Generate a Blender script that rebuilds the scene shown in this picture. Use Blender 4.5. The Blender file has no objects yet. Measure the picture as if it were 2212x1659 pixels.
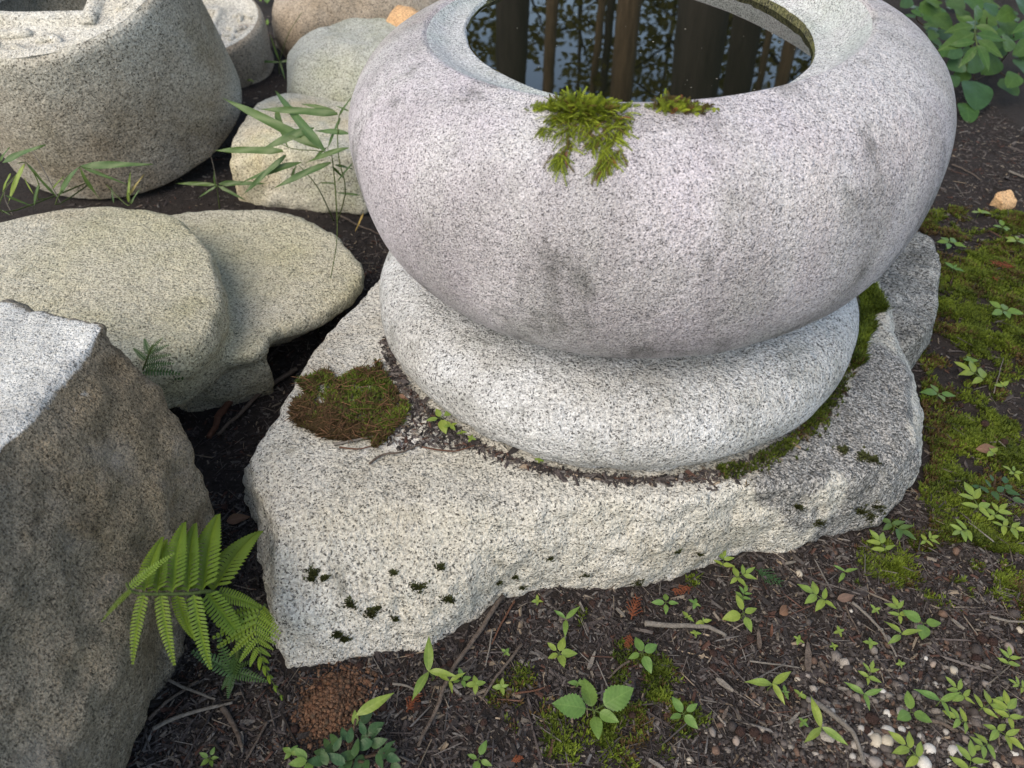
import bpy, bmesh, math, random
import numpy as np
from mathutils import Vector, Matrix
from mathutils.bvhtree import BVHTree

# ------------------------------------------------------------------ camera, sky, sun, exposure
sc = bpy.context.scene
COL = sc.collection
PITCH = math.radians(43.0)                       # camera tilts 43 degrees below the horizon
CAMZ = 1.0
FPX, CXP, CYP = 1598.6, 1106.0, 829.5            # focal length and centre for a 2212 px wide picture
cam_d = bpy.data.cameras.new('camera'); cam = bpy.data.objects.new('camera', cam_d); COL.objects.link(cam)
cam.location = (0, 0, CAMZ); cam.rotation_euler = (math.pi/2 - PITCH, 0, 0)
cam_d.sensor_width = 36.0; cam_d.lens = FPX/2212*36; cam_d.clip_start = 0.02; cam_d.clip_end = 500
cam_d.dof.use_dof = True; cam_d.dof.focus_distance = 1.12; cam_d.dof.aperture_fstop = 5.6
sc.camera = cam
sc.cycles.max_bounces = 6; sc.cycles.diffuse_bounces = 3; sc.cycles.glossy_bounces = 3; sc.cycles.transmission_bounces = 3

SUN_EL, SUN_AZ = math.radians(48), math.radians(220)     # azimuth measured from +y, clockwise
w = bpy.data.worlds.new('World'); sc.world = w; w.use_nodes = True
wn = w.node_tree.nodes; wl = w.node_tree.links
sky = wn.new('ShaderNodeTexSky'); sky.sky_type = 'NISHITA'; sky.sun_disc = False
sky.sun_elevation = SUN_EL; sky.sun_rotation = SUN_AZ
sky.air_density = 1.0; sky.dust_density = 1.5; sky.ozone_density = 1.0; sky.altitude = 200
wl.new(sky.outputs[0], wn['Background'].inputs[0]); wn['Background'].inputs[1].default_value = 0.15
sun_d = bpy.data.lights.new('sun', 'SUN'); sun = bpy.data.objects.new('sun', sun_d); COL.objects.link(sun)
sun_d.energy = 1.1; sun_d.angle = math.radians(55); sun_d.color = (1.0, 0.95, 0.88)
sd = Vector((math.sin(SUN_AZ)*math.cos(SUN_EL), math.cos(SUN_AZ)*math.cos(SUN_EL), math.sin(SUN_EL)))
sun.rotation_euler = sd.to_track_quat('Z', 'Y').to_euler(); sun.location = sd*30
vs = sc.view_settings
vs.view_transform = 'Standard'; vs.look = 'None'; vs.gamma = 1.0; vs.use_curve_mapping = False
vs.exposure = 1.12
vs.use_white_balance = True; vs.white_balance_temperature = 7700; vs.white_balance_tint = 9

# ------------------------------------------------------------------ helpers
rng = np.random.default_rng(7); random.seed(7)
FW = np.array([0, math.cos(PITCH), -math.sin(PITCH)]); UP = np.array([0, math.sin(PITCH), math.cos(PITCH)])
def ray(u, v): return np.array([(u-CXP)/FPX, 0, 0]) + UP*(CYP-v)/FPX + FW
def at(u, v, z=0.0):
    d = ray(u, v); return np.array([0, 0, CAMZ]) + d*((CAMZ-z)/-d[2])
def proj(q):
    q = np.asarray(q, float) - np.array([0, 0, CAMZ]); c = q@FW
    return np.stack([CXP+FPX*q[..., 0]/c, CYP-FPX*(q@UP)/c], -1)
def zm(region, x, y):                             # enlarged study crops -> picture units
    ox, oy, s = {'R1': (0, 0, 2.304), 'R3': (0, 1000, 1.8026), 'R6': (1900, 500, 2.074), 'R7': (600, 1300, 2.212), 'R8': (1560, 1200, 2.212),
                 'S1': (600, 600, 2.37), 'FE': (240, 1260, 3.19), 'R5': (1600, 0, 2.304), 'R2': (0, 400, 2.304)}[region]
    return ((ox+x/s)*0.86406, (oy+y/s)*0.86406)
def vnoise(p, seed=0):
    p = np.asarray(p, float); i = np.floor(p).astype(np.int64); f = p-i; f = f*f*(3-2*f)
    def h(a, b, c):
        n = (a*374761393 + b*668265263 + c*2147483647 + seed*974634541) & 0xFFFFFFFF
        n = ((n ^ (n >> 13))*1274126177) & 0xFFFFFFFF
        n = ((n ^ (n >> 15))*2246822519) & 0xFFFFFFFF
        return ((n ^ (n >> 16)) & 0xFFFFFF)/16777215.0
    x, y, z = i[:, 0], i[:, 1], i[:, 2]; fx, fy, fz = f[:, 0], f[:, 1], f[:, 2]
    def l(a, b, t): return a+(b-a)*t
    r = l(l(l(h(x, y, z), h(x+1, y, z), fx), l(h(x, y+1, z), h(x+1, y+1, z), fx), fy),
          l(l(h(x, y, z+1), h(x+1, y, z+1), fx), l(h(x, y+1, z+1), h(x+1, y+1, z+1), fx), fy), fz)
    return r*2-1
def fbm(p, scale, octv=4, seed=0, gain=0.5):
    p = np.asarray(p, float)*scale; s = 0; a = 1.0; t = 0
    for k in range(octv):
        s = s + a*vnoise(p*(2.03**k)+17.3*k, seed+k); t += a; a *= gain
    return s/t
def mesh_np(name, V, F, mat=None, smooth=True, colors=None):
    V = np.asarray(V, np.float32); F = np.asarray(F, np.int32); k = F.shape[1]
    me = bpy.data.meshes.new(name)
    me.vertices.add(len(V)); me.vertices.foreach_set('co', V.ravel())
    me.loops.add(F.size); me.loops.foreach_set('vertex_index', F.ravel())
    me.polygons.add(len(F)); me.polygons.foreach_set('loop_start', np.arange(0, F.size, k, dtype=np.int32))
    me.polygons.foreach_set('loop_total', np.full(len(F), k, np.int32))
    me.polygons.foreach_set('use_smooth', np.full(len(F), smooth, bool))
    me.update(calc_edges=True)
    if colors is not None:
        c = np.ones((len(V), 4), np.float32); c[:, :3] = colors
        me.attributes.new('Col', 'FLOAT_COLOR', 'POINT').data.foreach_set('color', c.ravel())
    if mat: me.materials.append(mat)
    return me
def obj(name, me, parent=None, loc=None, mat4=None):
    o = bpy.data.objects.new(name, me); COL.objects.link(o)
    if parent is not None: o.parent = parent
    if mat4 is not None: o.matrix_local = mat4
    if loc is not None: o.location = loc
    return o
def tag(o, label=None, cat=None, group=None, kind=None):
    if label: o['label'] = label
    if cat: o['category'] = cat
    if group: o['group'] = group
    if kind: o['kind'] = kind
    return o
def empty(name, loc, label, cat, group=None):
    o = bpy.data.objects.new(name, None); COL.objects.link(o); o.location = loc; o.empty_display_size = 0.02
    return tag(o, label, cat, group)
def frame(base, ydir, up=(0, 0, 1), scale=(1, 1, 1)):
    y = Vector(ydir).normalized(); z = Vector(up); x = y.cross(z)
    if x.length < 1e-4: x = y.cross(Vector((1, 0, 0.2)))
    x.normalize(); z = x.cross(y)
    m = Matrix(((x.x*scale[0], y.x*scale[1], z.x*scale[2], base[0]), (x.y*scale[0], y.y*scale[1], z.y*scale[2], base[1]),
                (x.z*scale[0], y.z*scale[1], z.z*scale[2], base[2]), (0, 0, 0, 1)))
    return m
def tube(pts, radii, n=6, bark=0.0, seed=1):
    pts = np.asarray(pts, float); m = len(pts); radii = np.broadcast_to(np.asarray(radii, float), (m,))
    tg = np.gradient(pts, axis=0); tg /= np.linalg.norm(tg, axis=1)[:, None]+1e-9
    ref = np.array([0.31, 0.2, 0.93]);
    if abs(tg[0]@ref) > 0.85: ref = np.array([1.0, 0.1, 0.0])
    a = np.linspace(0, 2*np.pi, n, endpoint=False); V = []
    for i in range(m):
        x = np.cross(tg[i], ref); x /= np.linalg.norm(x); y = np.cross(tg[i], x)
        V.append(pts[i] + radii[i]*(np.cos(a)[:, None]*x+np.sin(a)[:, None]*y))
    V = np.concatenate(V+[pts[:1]-tg[:1]*radii[0]*.3, pts[-1:]+tg[-1:]*radii[-1]*.3])
    if bark: V = V + bark*np.stack([fbm(V, 60, 2, seed+k) for k in range(3)], -1)
    F = []
    for i in range(m-1):
        for j in range(n):
            k = (j+1) % n; F += [(i*n+j, i*n+k, (i+1)*n+k), (i*n+j, (i+1)*n+k, (i+1)*n+j)]
    e0, e1 = m*n, m*n+1
    for j in range(n):
        k = (j+1) % n; F += [(e0, k, j), (e1, (m-1)*n+j, (m-1)*n+k)]
    return V, np.array(F)
def spline(pts, n):
    pts = np.asarray(pts, float); t = np.linspace(0, len(pts)-1, n); out = []
    for s in t:
        i = min(int(s), len(pts)-2); f = s-i
        p0 = pts[max(i-1, 0)]; p1 = pts[i]; p2 = pts[i+1]; p3 = pts[min(i+2, len(pts)-1)]
        out.append(.5*((2*p1)+(p2-p0)*f+(2*p0-5*p1+4*p2-p3)*f*f+(3*p1-p0-3*p2+p3)*f**3))
    return np.array(out)

# ------------------------------------------------------------------ materials
class NT:
    def __init__(s, name):
        s.m = bpy.data.materials.new(name); s.m.use_nodes = True; s.t = s.m.node_tree; s.t.nodes.clear()
        s.out = s.n('ShaderNodeOutputMaterial'); s.b = s.n('ShaderNodeBsdfPrincipled'); s.l(s.b.outputs[0], s.out.inputs[0])
        s.tc = s.n('ShaderNodeTexCoord')
    def n(s, ty, **kw):
        nd = s.t.nodes.new(ty)
        for k, v in kw.items(): setattr(nd, k, v)
        return nd
    def l(s, a, b): s.t.links.new(a, b)
    def noise(s, scale, detail=4, rough=.55, vec=None, dist=0):
        nd = s.n('ShaderNodeTexNoise'); nd.inputs['Scale'].default_value = scale; nd.inputs['Detail'].default_value = detail
        nd.inputs['Roughness'].default_value = rough; nd.inputs['Distortion'].default_value = dist
        s.l(vec if vec is not None else s.tc.outputs['Object'], nd.inputs['Vector']); return nd
    def ramp(s, fac, stops, interp='LINEAR'):
        r = s.n('ShaderNodeValToRGB'); r.color_ramp.interpolation = interp; e = r.color_ramp.elements
        while len(e) < len(stops): e.new(0.5)
        for el, (p, c) in zip(e, stops): el.position = p; el.color = (*c, 1) if len(c) == 3 else c
        s.l(fac, r.inputs[0]); return r
    def mix(s, fac, a, b, mode='MIX'):
        m = s.n('ShaderNodeMix', data_type='RGBA', blend_type=mode)
        for inp, v in ((m.inputs[0], fac), (m.inputs[6], a), (m.inputs[7], b)):
            if hasattr(v, 'is_output'): s.l(v, inp)
            elif isinstance(v, (int, float)): inp.default_value = v
            else: inp.default_value = (*v, 1)
        return m.outputs[2]
    def math(s, op, a, b=0.0, clamp=False):
        m = s.n('ShaderNodeMath', operation=op); m.use_clamp = clamp
        for inp, v in ((m.inputs[0], a), (m.inputs[1], b)):
            if hasattr(v, 'is_output'): s.l(v, inp)
            else: inp.default_value = v
        return m.outputs[0]
    def bump(s, h, strength, dist, prev=None):
        b = s.n('ShaderNodeBump'); b.inputs['Strength'].default_value = strength; b.inputs['Distance'].default_value = dist
        s.l(h, b.inputs['Height'])
        if prev is not None: s.l(prev, b.inputs['Normal'])
        return b.outputs[0]
BW = lambda v: (v, v, v)
def granite(name, feld, quartz, dark, cell=300, df=.16, qf=.3, mott=(), rough=.88, bump=.5, stretch=None, alt=None):
    t = NT(name); cell = cell*2.2
    dark = tuple(.85*d_+.15*q_ for d_, q_ in zip(dark, quartz)); quartz = tuple(.62*q_+.38*f_ for q_, f_ in zip(quartz, feld))
    vec = t.tc.outputs['Object']
    if stretch:
        mp = t.n('ShaderNodeMapping'); mp.inputs['Scale'].default_value = stretch; t.l(vec, mp.inputs[0])
    mvec = mp.outputs[0] if stretch else vec
    d = t.noise(cell*.9, 1, .5, vec)
    va = t.n('ShaderNodeVectorMath', operation='SUBTRACT'); t.l(d.outputs['Color'], va.inputs[0]); va.inputs[1].default_value = (.5, .5, .5)
    vb = t.n('ShaderNodeVectorMath', operation='SCALE'); t.l(va.outputs[0], vb.inputs[0]); vb.inputs[3].default_value = 1.6/cell
    vc = t.n('ShaderNodeVectorMath', operation='ADD'); t.l(vec, vc.inputs[0]); t.l(vb.outputs[0], vc.inputs[1])
    vo = t.n('ShaderNodeTexVoronoi'); vo.inputs['Scale'].default_value = cell; t.l(vc.outputs[0], vo.inputs['Vector'])
    sp = t.n('ShaderNodeSeparateColor'); t.l(vo.outputs['Color'], sp.inputs[0])
    # dark flecks gather in places
    clus = t.noise(cell/9, 2, .6, vec)
    rv = t.math('ADD', sp.outputs[0], t.math('MULTIPLY', t.math('SUBTRACT', clus.outputs['Fac'], .5), .26))
    r = t.ramp(rv, [(0, dark), (max(df-.06, .01), dark), (df+.01, quartz), (df+qf, quartz), (df+qf+.1, feld), (1, tuple(min(1, c*1.12) for c in feld))])
    gr = t.noise(cell*.50, 2, .75, vec)
    r2 = t.ramp(gr.outputs['Fac'], [(.30, BW(.36)), (.41, BW(.70)), (.52, BW(1.0)), (.68, BW(1.26))])
    c = t.mix(.75, r.outputs[0], r2.outputs[0], 'MULTIPLY')
    for k, (scl, colr, lo, hi, amt, mode) in enumerate(mott):
        nz = t.noise(scl, 4, .62, mvec); 
        off = t.n('ShaderNodeVectorMath', operation='ADD'); t.l(mvec, off.inputs[0]); off.inputs[1].default_value = (3.1*k+.7, 1.7*k, -2.3*k); t.l(off.outputs[0], nz.inputs['Vector'])
        f = t.ramp(nz.outputs['Fac'], [(lo, BW(0)), (hi, BW(1))])
        c = t.mix(t.math('MULTIPLY', f.outputs[0], amt), c, colr, mode)
    if alt:
        a_df, a_qf = alt[3], alt[4]
        ra = t.ramp(rv, [(0, alt[2]), (max(a_df-.04, .01), alt[2]), (a_df+.01, alt[1]), (a_df+a_qf, alt[1]), (a_df+a_qf+.08, alt[0]), (1, tuple(min(1, x*1.1) for x in alt[0]))])
        at_ = t.n('ShaderNodeAttribute', attribute_name='Col'); sa = t.n('ShaderNodeSeparateColor'); t.l(at_.outputs['Color'], sa.inputs[0])
        na = t.noise(45, 4, .7, vec); fa = t.ramp(t.math('ADD', sa.outputs[0], t.math('MULTIPLY', t.math('SUBTRACT', na.outputs['Fac'], .5), 1.1)), [(.36, BW(0)), (.64, BW(1))])
        nb = t.noise(9, 4, .6, vec); rb_ = t.ramp(nb.outputs['Fac'], [(.35, BW(.62)), (.65, BW(1))])
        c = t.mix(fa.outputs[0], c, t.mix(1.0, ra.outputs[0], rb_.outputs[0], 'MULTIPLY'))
    t.l(c, t.b.inputs['Base Color']); t.b.inputs['Roughness'].default_value = rough; t.b.inputs['Specular IOR Level'].default_value = .25
    n2 = t.noise(cell*.09, 4, .72, vec)
    b = t.bump(n2.outputs['Fac'], min(1, bump), .014); b = t.bump(gr.outputs['Fac'], min(1, bump*1.2), .0035, b)
    t.l(b, t.b.inputs['Normal'])
    return t.m
M = {}
M['basin'] = granite('granite_lavender', (.60, .585, .592), (.47, .457, .463), (.10, .097, .103), 350, .17, .26,
    [(4, (.93, .88, .95), .44, .62, .8, 'MULTIPLY'), (5, (.68, .68, .665), .48, .62, .75, 'MULTIPLY'), (10, (.46, .47, .45), .56, .66, .8, 'MULTIPLY'), (2.3, (.95, .89, .80), .5, .64, .7, 'MULTIPLY')], bump=.7, stretch=(1, 1, .45))
M['channel'] = granite('granite_greenish', (.565, .57, .57), (.44, .445, .445), (.11, .115, .115), 330, .18, .3,
    [(6, (.8, .95, .85), .4, .7, .6, 'MULTIPLY'), (14, (.6, .6, .5), .55, .75, .5, 'MULTIPLY')])
M['bowl'] = granite('granite_algae', (.16, .15, .08), (.10, .10, .05), (.02, .02, .015), 220, .3, .3, [(18, (.22, .22, .07), .45, .65, .6, 'MIX')], bump=.9)
M['disc'] = granite('granite_pale', (.585, .595, .60), (.45, .458, .46), (.09, .09, .09), 215, .14, .24,
    [(4, (.76, .73, .68), .45, .66, .8, 'MULTIPLY'), (7, (.55, .55, .50), .54, .70, .7, 'MULTIPLY'), (15, (.55, .55, .52), .56, .70, .6, 'MULTIPLY')], bump=.9)
M['slab'] = granite('granite_cream', (.56, .545, .50), (.41, .40, .365), (.085, .082, .075), 190, .15, .26,
    [(3, (.82, .80, .73), .42, .66, .7, 'MULTIPLY'), (6.5, (.66, .60, .50), .54, .74, .55, 'MULTIPLY'), (14, (.36, .36, .33), .61, .72, .75, 'MULTIPLY'), (11, (.72, .72, .72), .62, .72, .5, 'MIX')], bump=1.0, alt=((.47, .46, .44), (.23, .228, .22), (.075, .075, .072), .24, .40))
M['lichen'] = granite('granite_dark_lichen', (.44, .44, .42), (.19, .19, .18), (.06, .06, .057), 170, .30, .36,
    [(3.5, (.35, .35, .33), .45, .62, .7, 'MULTIPLY'), (13, (.62, .62, .58), .6, .72, .6, 'MIX')], bump=1.0)
M['rock_brown'] = granite('rock_brown_grey', (.31, .275, .22), (.225, .20, .16), (.085, .073, .057), 260, .2, .34,
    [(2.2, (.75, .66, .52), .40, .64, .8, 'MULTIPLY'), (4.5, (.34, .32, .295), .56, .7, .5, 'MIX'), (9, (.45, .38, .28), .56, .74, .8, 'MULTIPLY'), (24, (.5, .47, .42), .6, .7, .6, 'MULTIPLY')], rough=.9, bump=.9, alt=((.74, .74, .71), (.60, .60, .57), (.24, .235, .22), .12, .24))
M['olive'] = granite('granite_olive', (.52, .49, .40), (.37, .35, .28), (.11, .105, .08), 205, .15, .32,
    [(2.6, (.86, .85, .68), .40, .66, .8, 'MULTIPLY'), (1.6, (.95, .78, .55), .54, .7, .6, 'MULTIPLY'), (8, (.55, .55, .42), .55, .75, .55, 'MULTIPLY')], bump=.8, stretch=(1, 1, 1))
M['drum'] = granite('granite_drum', (.50, .48, .42), (.36, .345, .295), (.085, .078, .065), 165, .18, .34,
    [(1.7, (.50, .41, .32), .48, .68, .8, 'MULTIPLY'), (5, (.6, .58, .46), .5, .72, .6, 'MULTIPLY')], bump=.6)
M['drum_top'] = granite('granite_drum_top', (.60, .585, .53), (.44, .43, .39), (.13, .12, .1), 190, .12, .26,
    [(5, (.8, .74, .62), .45, .7, .6, 'MULTIPLY'), (12, (.35, .27, .25), .62, .72, .7, 'MULTIPLY')], bump=.7)
M['grey_green'] = granite('granite_grey_green', (.46, .465, .42), (.34, .345, .305), (.11, .11, .095), 170, .14, .34,
    [(3, (.82, .84, .66), .42, .66, .7, 'MULTIPLY'), (6, (.55, .55, .48), .56, .74, .6, 'MULTIPLY')])
M['cream'] = granite('granite_cream_yellow', (.55, .53, .45), (.41, .40, .33), (.14, .135, .11), 170, .12, .32,
    [(2.6, (1, .86, .66), .52, .68, .7, 'MULTIPLY'), (4, (.62, .68, .5), .5, .7, .7, 'MULTIPLY')])
M['brown_stone'] = granite('granite_brown', (.42, .355, .28), (.32, .27, .21), (.11, .09, .07), 160, .14, .34, [(3, (.7, .62, .5), .45, .7, .7, 'MULTIPLY')])
M['peach_and_sunlit_stone'] = granite('granite_peach_and_sunlit', (.62, .40, .22), (.5, .31, .17), (.2, .12, .07), 190, .08, .3, [(5, (.8, .7, .6), .45, .7, .5, 'MULTIPLY')])  # sunlight painted into the back block's orange; also the small stone's own peach
def soilmat(name, c0, c1, attr=None, rough=.95, scale=60, bump=.8):
    t = NT(name); n = t.noise(scale, 6, .7); n2 = t.noise(scale*.15, 4, .6)
    r = t.ramp(n.outputs['Fac'], [(.3, c0), (.7, c1)]); c = t.mix(t.math('MULTIPLY', n2.outputs['Fac'], .5), r.outputs[0], tuple(x*.6 for x in c0))
    if attr:
        a = t.n('ShaderNodeAttribute', attribute_name='Col'); c = t.mix(1.0, c, a.outputs['Color'], 'MULTIPLY') if attr == 'mul' else t.mix(.55, a.outputs['Color'], c, 'MIX')
    t.l(c, t.b.inputs['Base Color']); t.b.inputs['Roughness'].default_value = rough; t.b.inputs['Specular IOR Level'].default_value = .2
    t.l(t.bump(n.outputs['Fac'], bump, .006), t.b.inputs['Normal']); return t.m
M['soil'] = soilmat('humus', (.016, .013, .012), (.048, .040, .037), None, scale=90)
def colmat(name, rough=.85, spec=.2, scale=400, var=.5, transl=0):
    t = NT(name); a = t.n('ShaderNodeAttribute', attribute_name='Col'); n = t.noise(scale, 4, .65)
    r = t.ramp(n.outputs['Fac'], [(.3, BW(1-var)), (.7, BW(1+var*.3))]); c = t.mix(1.0, a.outputs['Color'], r.outputs[0], 'MULTIPLY')
    t.l(c, t.b.inputs['Base Color']); t.b.inputs['Roughness'].default_value = rough; t.b.inputs['Specular IOR Level'].default_value = spec
    if transl:
        tr = t.n('ShaderNodeBsdfTranslucent'); t.l(c, tr.inputs[0]); mx = t.n('ShaderNodeMixShader'); mx.inputs[0].default_value = transl
        t.l(t.b.outputs[0], mx.inputs[1]); t.l(tr.outputs[0], mx.inputs[2]); t.l(mx.outputs[0], t.out.inputs[0])
    else: t.l(t.bump(n.outputs['Fac'], .4, .002), t.b.inputs['Normal'])
    return t.m
M['litter'] = colmat('bark_litter'); M['moss'] = colmat('moss_leaves', .7, .25, 300, .3, .25); M['pebble'] = colmat('pebble_stone', .75, .3, 500, .45)
def leafmat(name, c, rough=.42, transl=.3, vein=.25, hue=.8, side=7.0, spec=.4):
    t = NT(name); oi = t.n('ShaderNodeObjectInfo'); sx = t.n('ShaderNodeSeparateXYZ'); t.l(t.tc.outputs['Object'], sx.inputs[0])
    n = t.noise(3.0, 3, .6); r = t.ramp(n.outputs['Fac'], [(.3, BW(.78)), (.7, BW(1.15))])
    base = t.mix(t.math('MULTIPLY', oi.outputs['Random'], hue), c, (c[0]*1.35+.01, c[1]*1.12, c[2]*.8))
    base = t.mix(1.0, base, r.outputs[0], 'MULTIPLY')
    ax = t.math('ABSOLUTE', sx.outputs[0])
    mid = t.math('LESS_THAN', ax, .014)
    wv = t.math('SINE', t.math('MULTIPLY', t.math('SUBTRACT', sx.outputs[1], t.math('MULTIPLY', ax, .7)), side*6.283))
    sv = t.math('MULTIPLY', t.math('GREATER_THAN', wv, .93), .5)
    f = t.math('MULTIPLY', t.math('MAXIMUM', mid, sv), vein)
    base = t.mix(f, base, (min(1, c[0]*1.9+.04), min(1, c[1]*1.5+.04), c[2]*1.6+.02))
    t.l(base, t.b.inputs['Base Color']); t.b.inputs['Roughness'].default_value = rough; t.b.inputs['Specular IOR Level'].default_value = spec
    t.l(t.bump(wv, .05, .01), t.b.inputs['Normal'])
    tr = t.n('ShaderNodeBsdfTranslucent'); t.l(t.mix(.5, base, (c[0]*1.4+.02, c[1]*1.2, c[2]*.5)), tr.inputs[0])
    mx = t.n('ShaderNodeMixShader'); mx.inputs[0].default_value = transl
    t.l(t.b.outputs[0], mx.inputs[1]); t.l(tr.outputs[0], mx.inputs[2]); t.l(mx.outputs[0], t.out.inputs[0])
    return t.m
M['leaf_bright'] = leafmat('seedling_leaf_bright', (.17, .27, .06)); M['leaf_mid'] = leafmat('seedling_leaf_mid', (.11, .22, .055))
M['leaf_dark'] = leafmat('seedling_leaf_dark', (.06, .13, .045), .35); M['leaf_gloss'] = leafmat('shrub_leaf_gloss', (.035, .085, .036), .38, .12, .08, .5, 6, .22)
M['leaf_round'] = leafmat('round_leaf', (.040, .10, .028), .42, .18, .3, .7, 5, .22); M['leaf_fern'] = leafmat('fern_leaf', (.15, .25, .032), .55, .4, .0, .4)
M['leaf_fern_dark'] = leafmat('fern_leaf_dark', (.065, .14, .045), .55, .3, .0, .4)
M['leaf_bamboo'] = leafmat('bamboo_grass_leaf', (.06, .125, .038), .4, .22, .15, .6, 2); M['leaf_straw'] = leafmat('straw_leaf', (.30, .25, .10), .7, .2, .1)
M['leaf_dead'] = leafmat('dead_leaf', (.13, .085, .065), .8, .1, .3); M['stem'] = soilmat('plant_stem', (.07, .11, .03), (.12, .16, .05), scale=200, rough=.6)
M['stem_brown'] = soilmat('brown_stem', (.06, .04, .028), (.12, .085, .06), scale=300, rough=.8)
M['twig'] = soilmat('twig_bark', (.07, .052, .042), (.19, .155, .13), scale=160, rough=.85); M['twig_grey'] = soilmat('twig_grey', (.13, .115, .10), (.28, .255, .225), scale=160)
M['twig_red'] = soilmat('twig_reddish', (.10, .048, .03), (.17, .085, .06), scale=160); M['sprig_red'] = soilmat('dead_cypress_foliage', (.15, .048, .025), (.27, .09, .045), scale=200)
M['sprig_green'] = soilmat('cypress_foliage', (.03, .075, .03), (.05, .12, .045), scale=200, rough=.6)
M['cone'] = soilmat('cypress_cone', (.045, .026, .022), (.11, .065, .055), scale=120)
M['bark'] = None
def barkmat(name, a, b):
    t = NT(name); mp = t.n('ShaderNodeMapping'); mp.inputs['Scale'].default_value = (1, 1, .12); t.l(t.tc.outputs['Object'], mp.inputs[0])
    n = t.noise(22, 6, .7, mp.outputs[0]); r = t.ramp(n.outputs['Fac'], [(.35, a), (.65, b)])
    t.l(r.outputs[0], t.b.inputs['Base Color']); t.b.inputs['Roughness'].default_value = .9; t.l(t.bump(n.outputs['Fac'], .8, .03), t.b.inputs['Normal']); return t.m
M['bark'] = barkmat('dark_bark', (.028, .024, .022), (.07, .058, .05)); M['bark_tan_sunlit'] = barkmat('tan_sunlit_bark', (.10, .066, .042), (.26, .18, .11))  # tan bark tone; on the centre trunk it paints in sunlight
M['tree_leaf'] = leafmat('tree_leaf', (.15, .155, .045), .5, .5, .0, .8)
def watermat():
    t = NT('still_water'); t.b.inputs['Base Color'].default_value = (.006, .007, .004, 1); t.b.inputs['Roughness'].default_value = .012
    t.b.inputs['IOR'].default_value = 1.45; t.b.inputs['Specular IOR Level'].default_value = .5
    n = t.noise(7, 2, .5); t.l(t.bump(n.outputs['Fac'], .02, .01), t.b.inputs['Normal']); return t.m
M['water'] = watermat()

# ------------------------------------------------------------------ stone builders
BVH = {}
def tri(F):
    F = np.asarray(F); return F if F.shape[1] == 3 else np.concatenate([F[:, [0, 1, 2]], F[:, [0, 2, 3]]])
def keep_bvh(key, V, F): BVH[key] = BVHTree.FromPolygons([tuple(v) for v in V], [tuple(f) for f in F])
def normals(V, F):
    T = tri(F); n = np.cross(V[T[:, 1]]-V[T[:, 0]], V[T[:, 2]]-V[T[:, 0]]); N = np.zeros_like(V)
    for k in range(3):
        for a in range(3): N[:, a] += np.bincount(T[:, k], n[:, a], len(V))
    return N/(np.linalg.norm(N, axis=1)[:, None]+1e-12)
def edges_of(F):
    k = F.shape[1]; e = np.concatenate([np.stack([F[:, i], F[:, (i+1) % k]], 1) for i in range(k)]); e.sort(axis=1); return np.unique(e, axis=0)
def smooth_np(V, E, it, f=.5):
    deg = np.bincount(E.ravel(), minlength=len(V))[:, None]
    for _ in range(it):
        S = np.zeros_like(V)
        for a in range(3):
            S[:, a] = np.bincount(E[:, 0], V[E[:, 1], a], len(V))+np.bincount(E[:, 1], V[E[:, 0], a], len(V))
        V = V*(1-f)+f*S/np.maximum(deg, 1)
    return V
def hull(pts):
    bm = bmesh.new(); [bm.verts.new(tuple(p)) for p in pts]
    r = bmesh.ops.convex_hull(bm, input=bm.verts); bmesh.ops.delete(bm, geom=[v for v in bm.verts if not v.link_faces], context='VERTS')
    bmesh.ops.recalc_face_normals(bm, faces=bm.faces); return bm
def loft(cols):                                   # cols: list of point lists, bottom to top, closed loop
    bm = bmesh.new(); g = [[bm.verts.new(tuple(p)) for p in c] for c in cols]; n = len(g); m = len(g[0])
    for i in range(n):
        for k in range(m-1): bm.faces.new((g[i][k], g[(i+1) % n][k], g[(i+1) % n][k+1], g[i][k+1]))
    bm.faces.new([c[0] for c in g][::-1]); bm.faces.new([c[-1] for c in g])
    bmesh.ops.triangulate(bm, faces=bm.faces); bmesh.ops.recalc_face_normals(bm, faces=bm.faces); return bm
def remesh(bms, voxel):
    tmp = bpy.data.meshes.new('tmp'); b = bmesh.new()
    for x in bms:
        t = bpy.data.meshes.new('t'); x.to_mesh(t); b.from_mesh(t); x.free(); bpy.data.meshes.remove(t)
    b.to_mesh(tmp); b.free(); o = bpy.data.objects.new('tmp', tmp); COL.objects.link(o)
    md = o.modifiers.new('r', 'REMESH'); md.mode = 'VOXEL'; md.voxel_size = voxel
    dg = bpy.context.evaluated_depsgraph_get(); dg.update(); me = o.evaluated_get(dg).to_mesh()
    V = np.zeros(len(me.vertices)*3); me.vertices.foreach_get('co', V); V = V.reshape(-1, 3)
    F = np.zeros(len(me.loops), np.int32); me.loops.foreach_get('vertex_index', F); F = F.reshape(-1, 4)
    o.evaluated_get(dg).to_mesh_clear(); bpy.data.objects.remove(o); bpy.data.meshes.remove(tmp)
    return V, F
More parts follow.
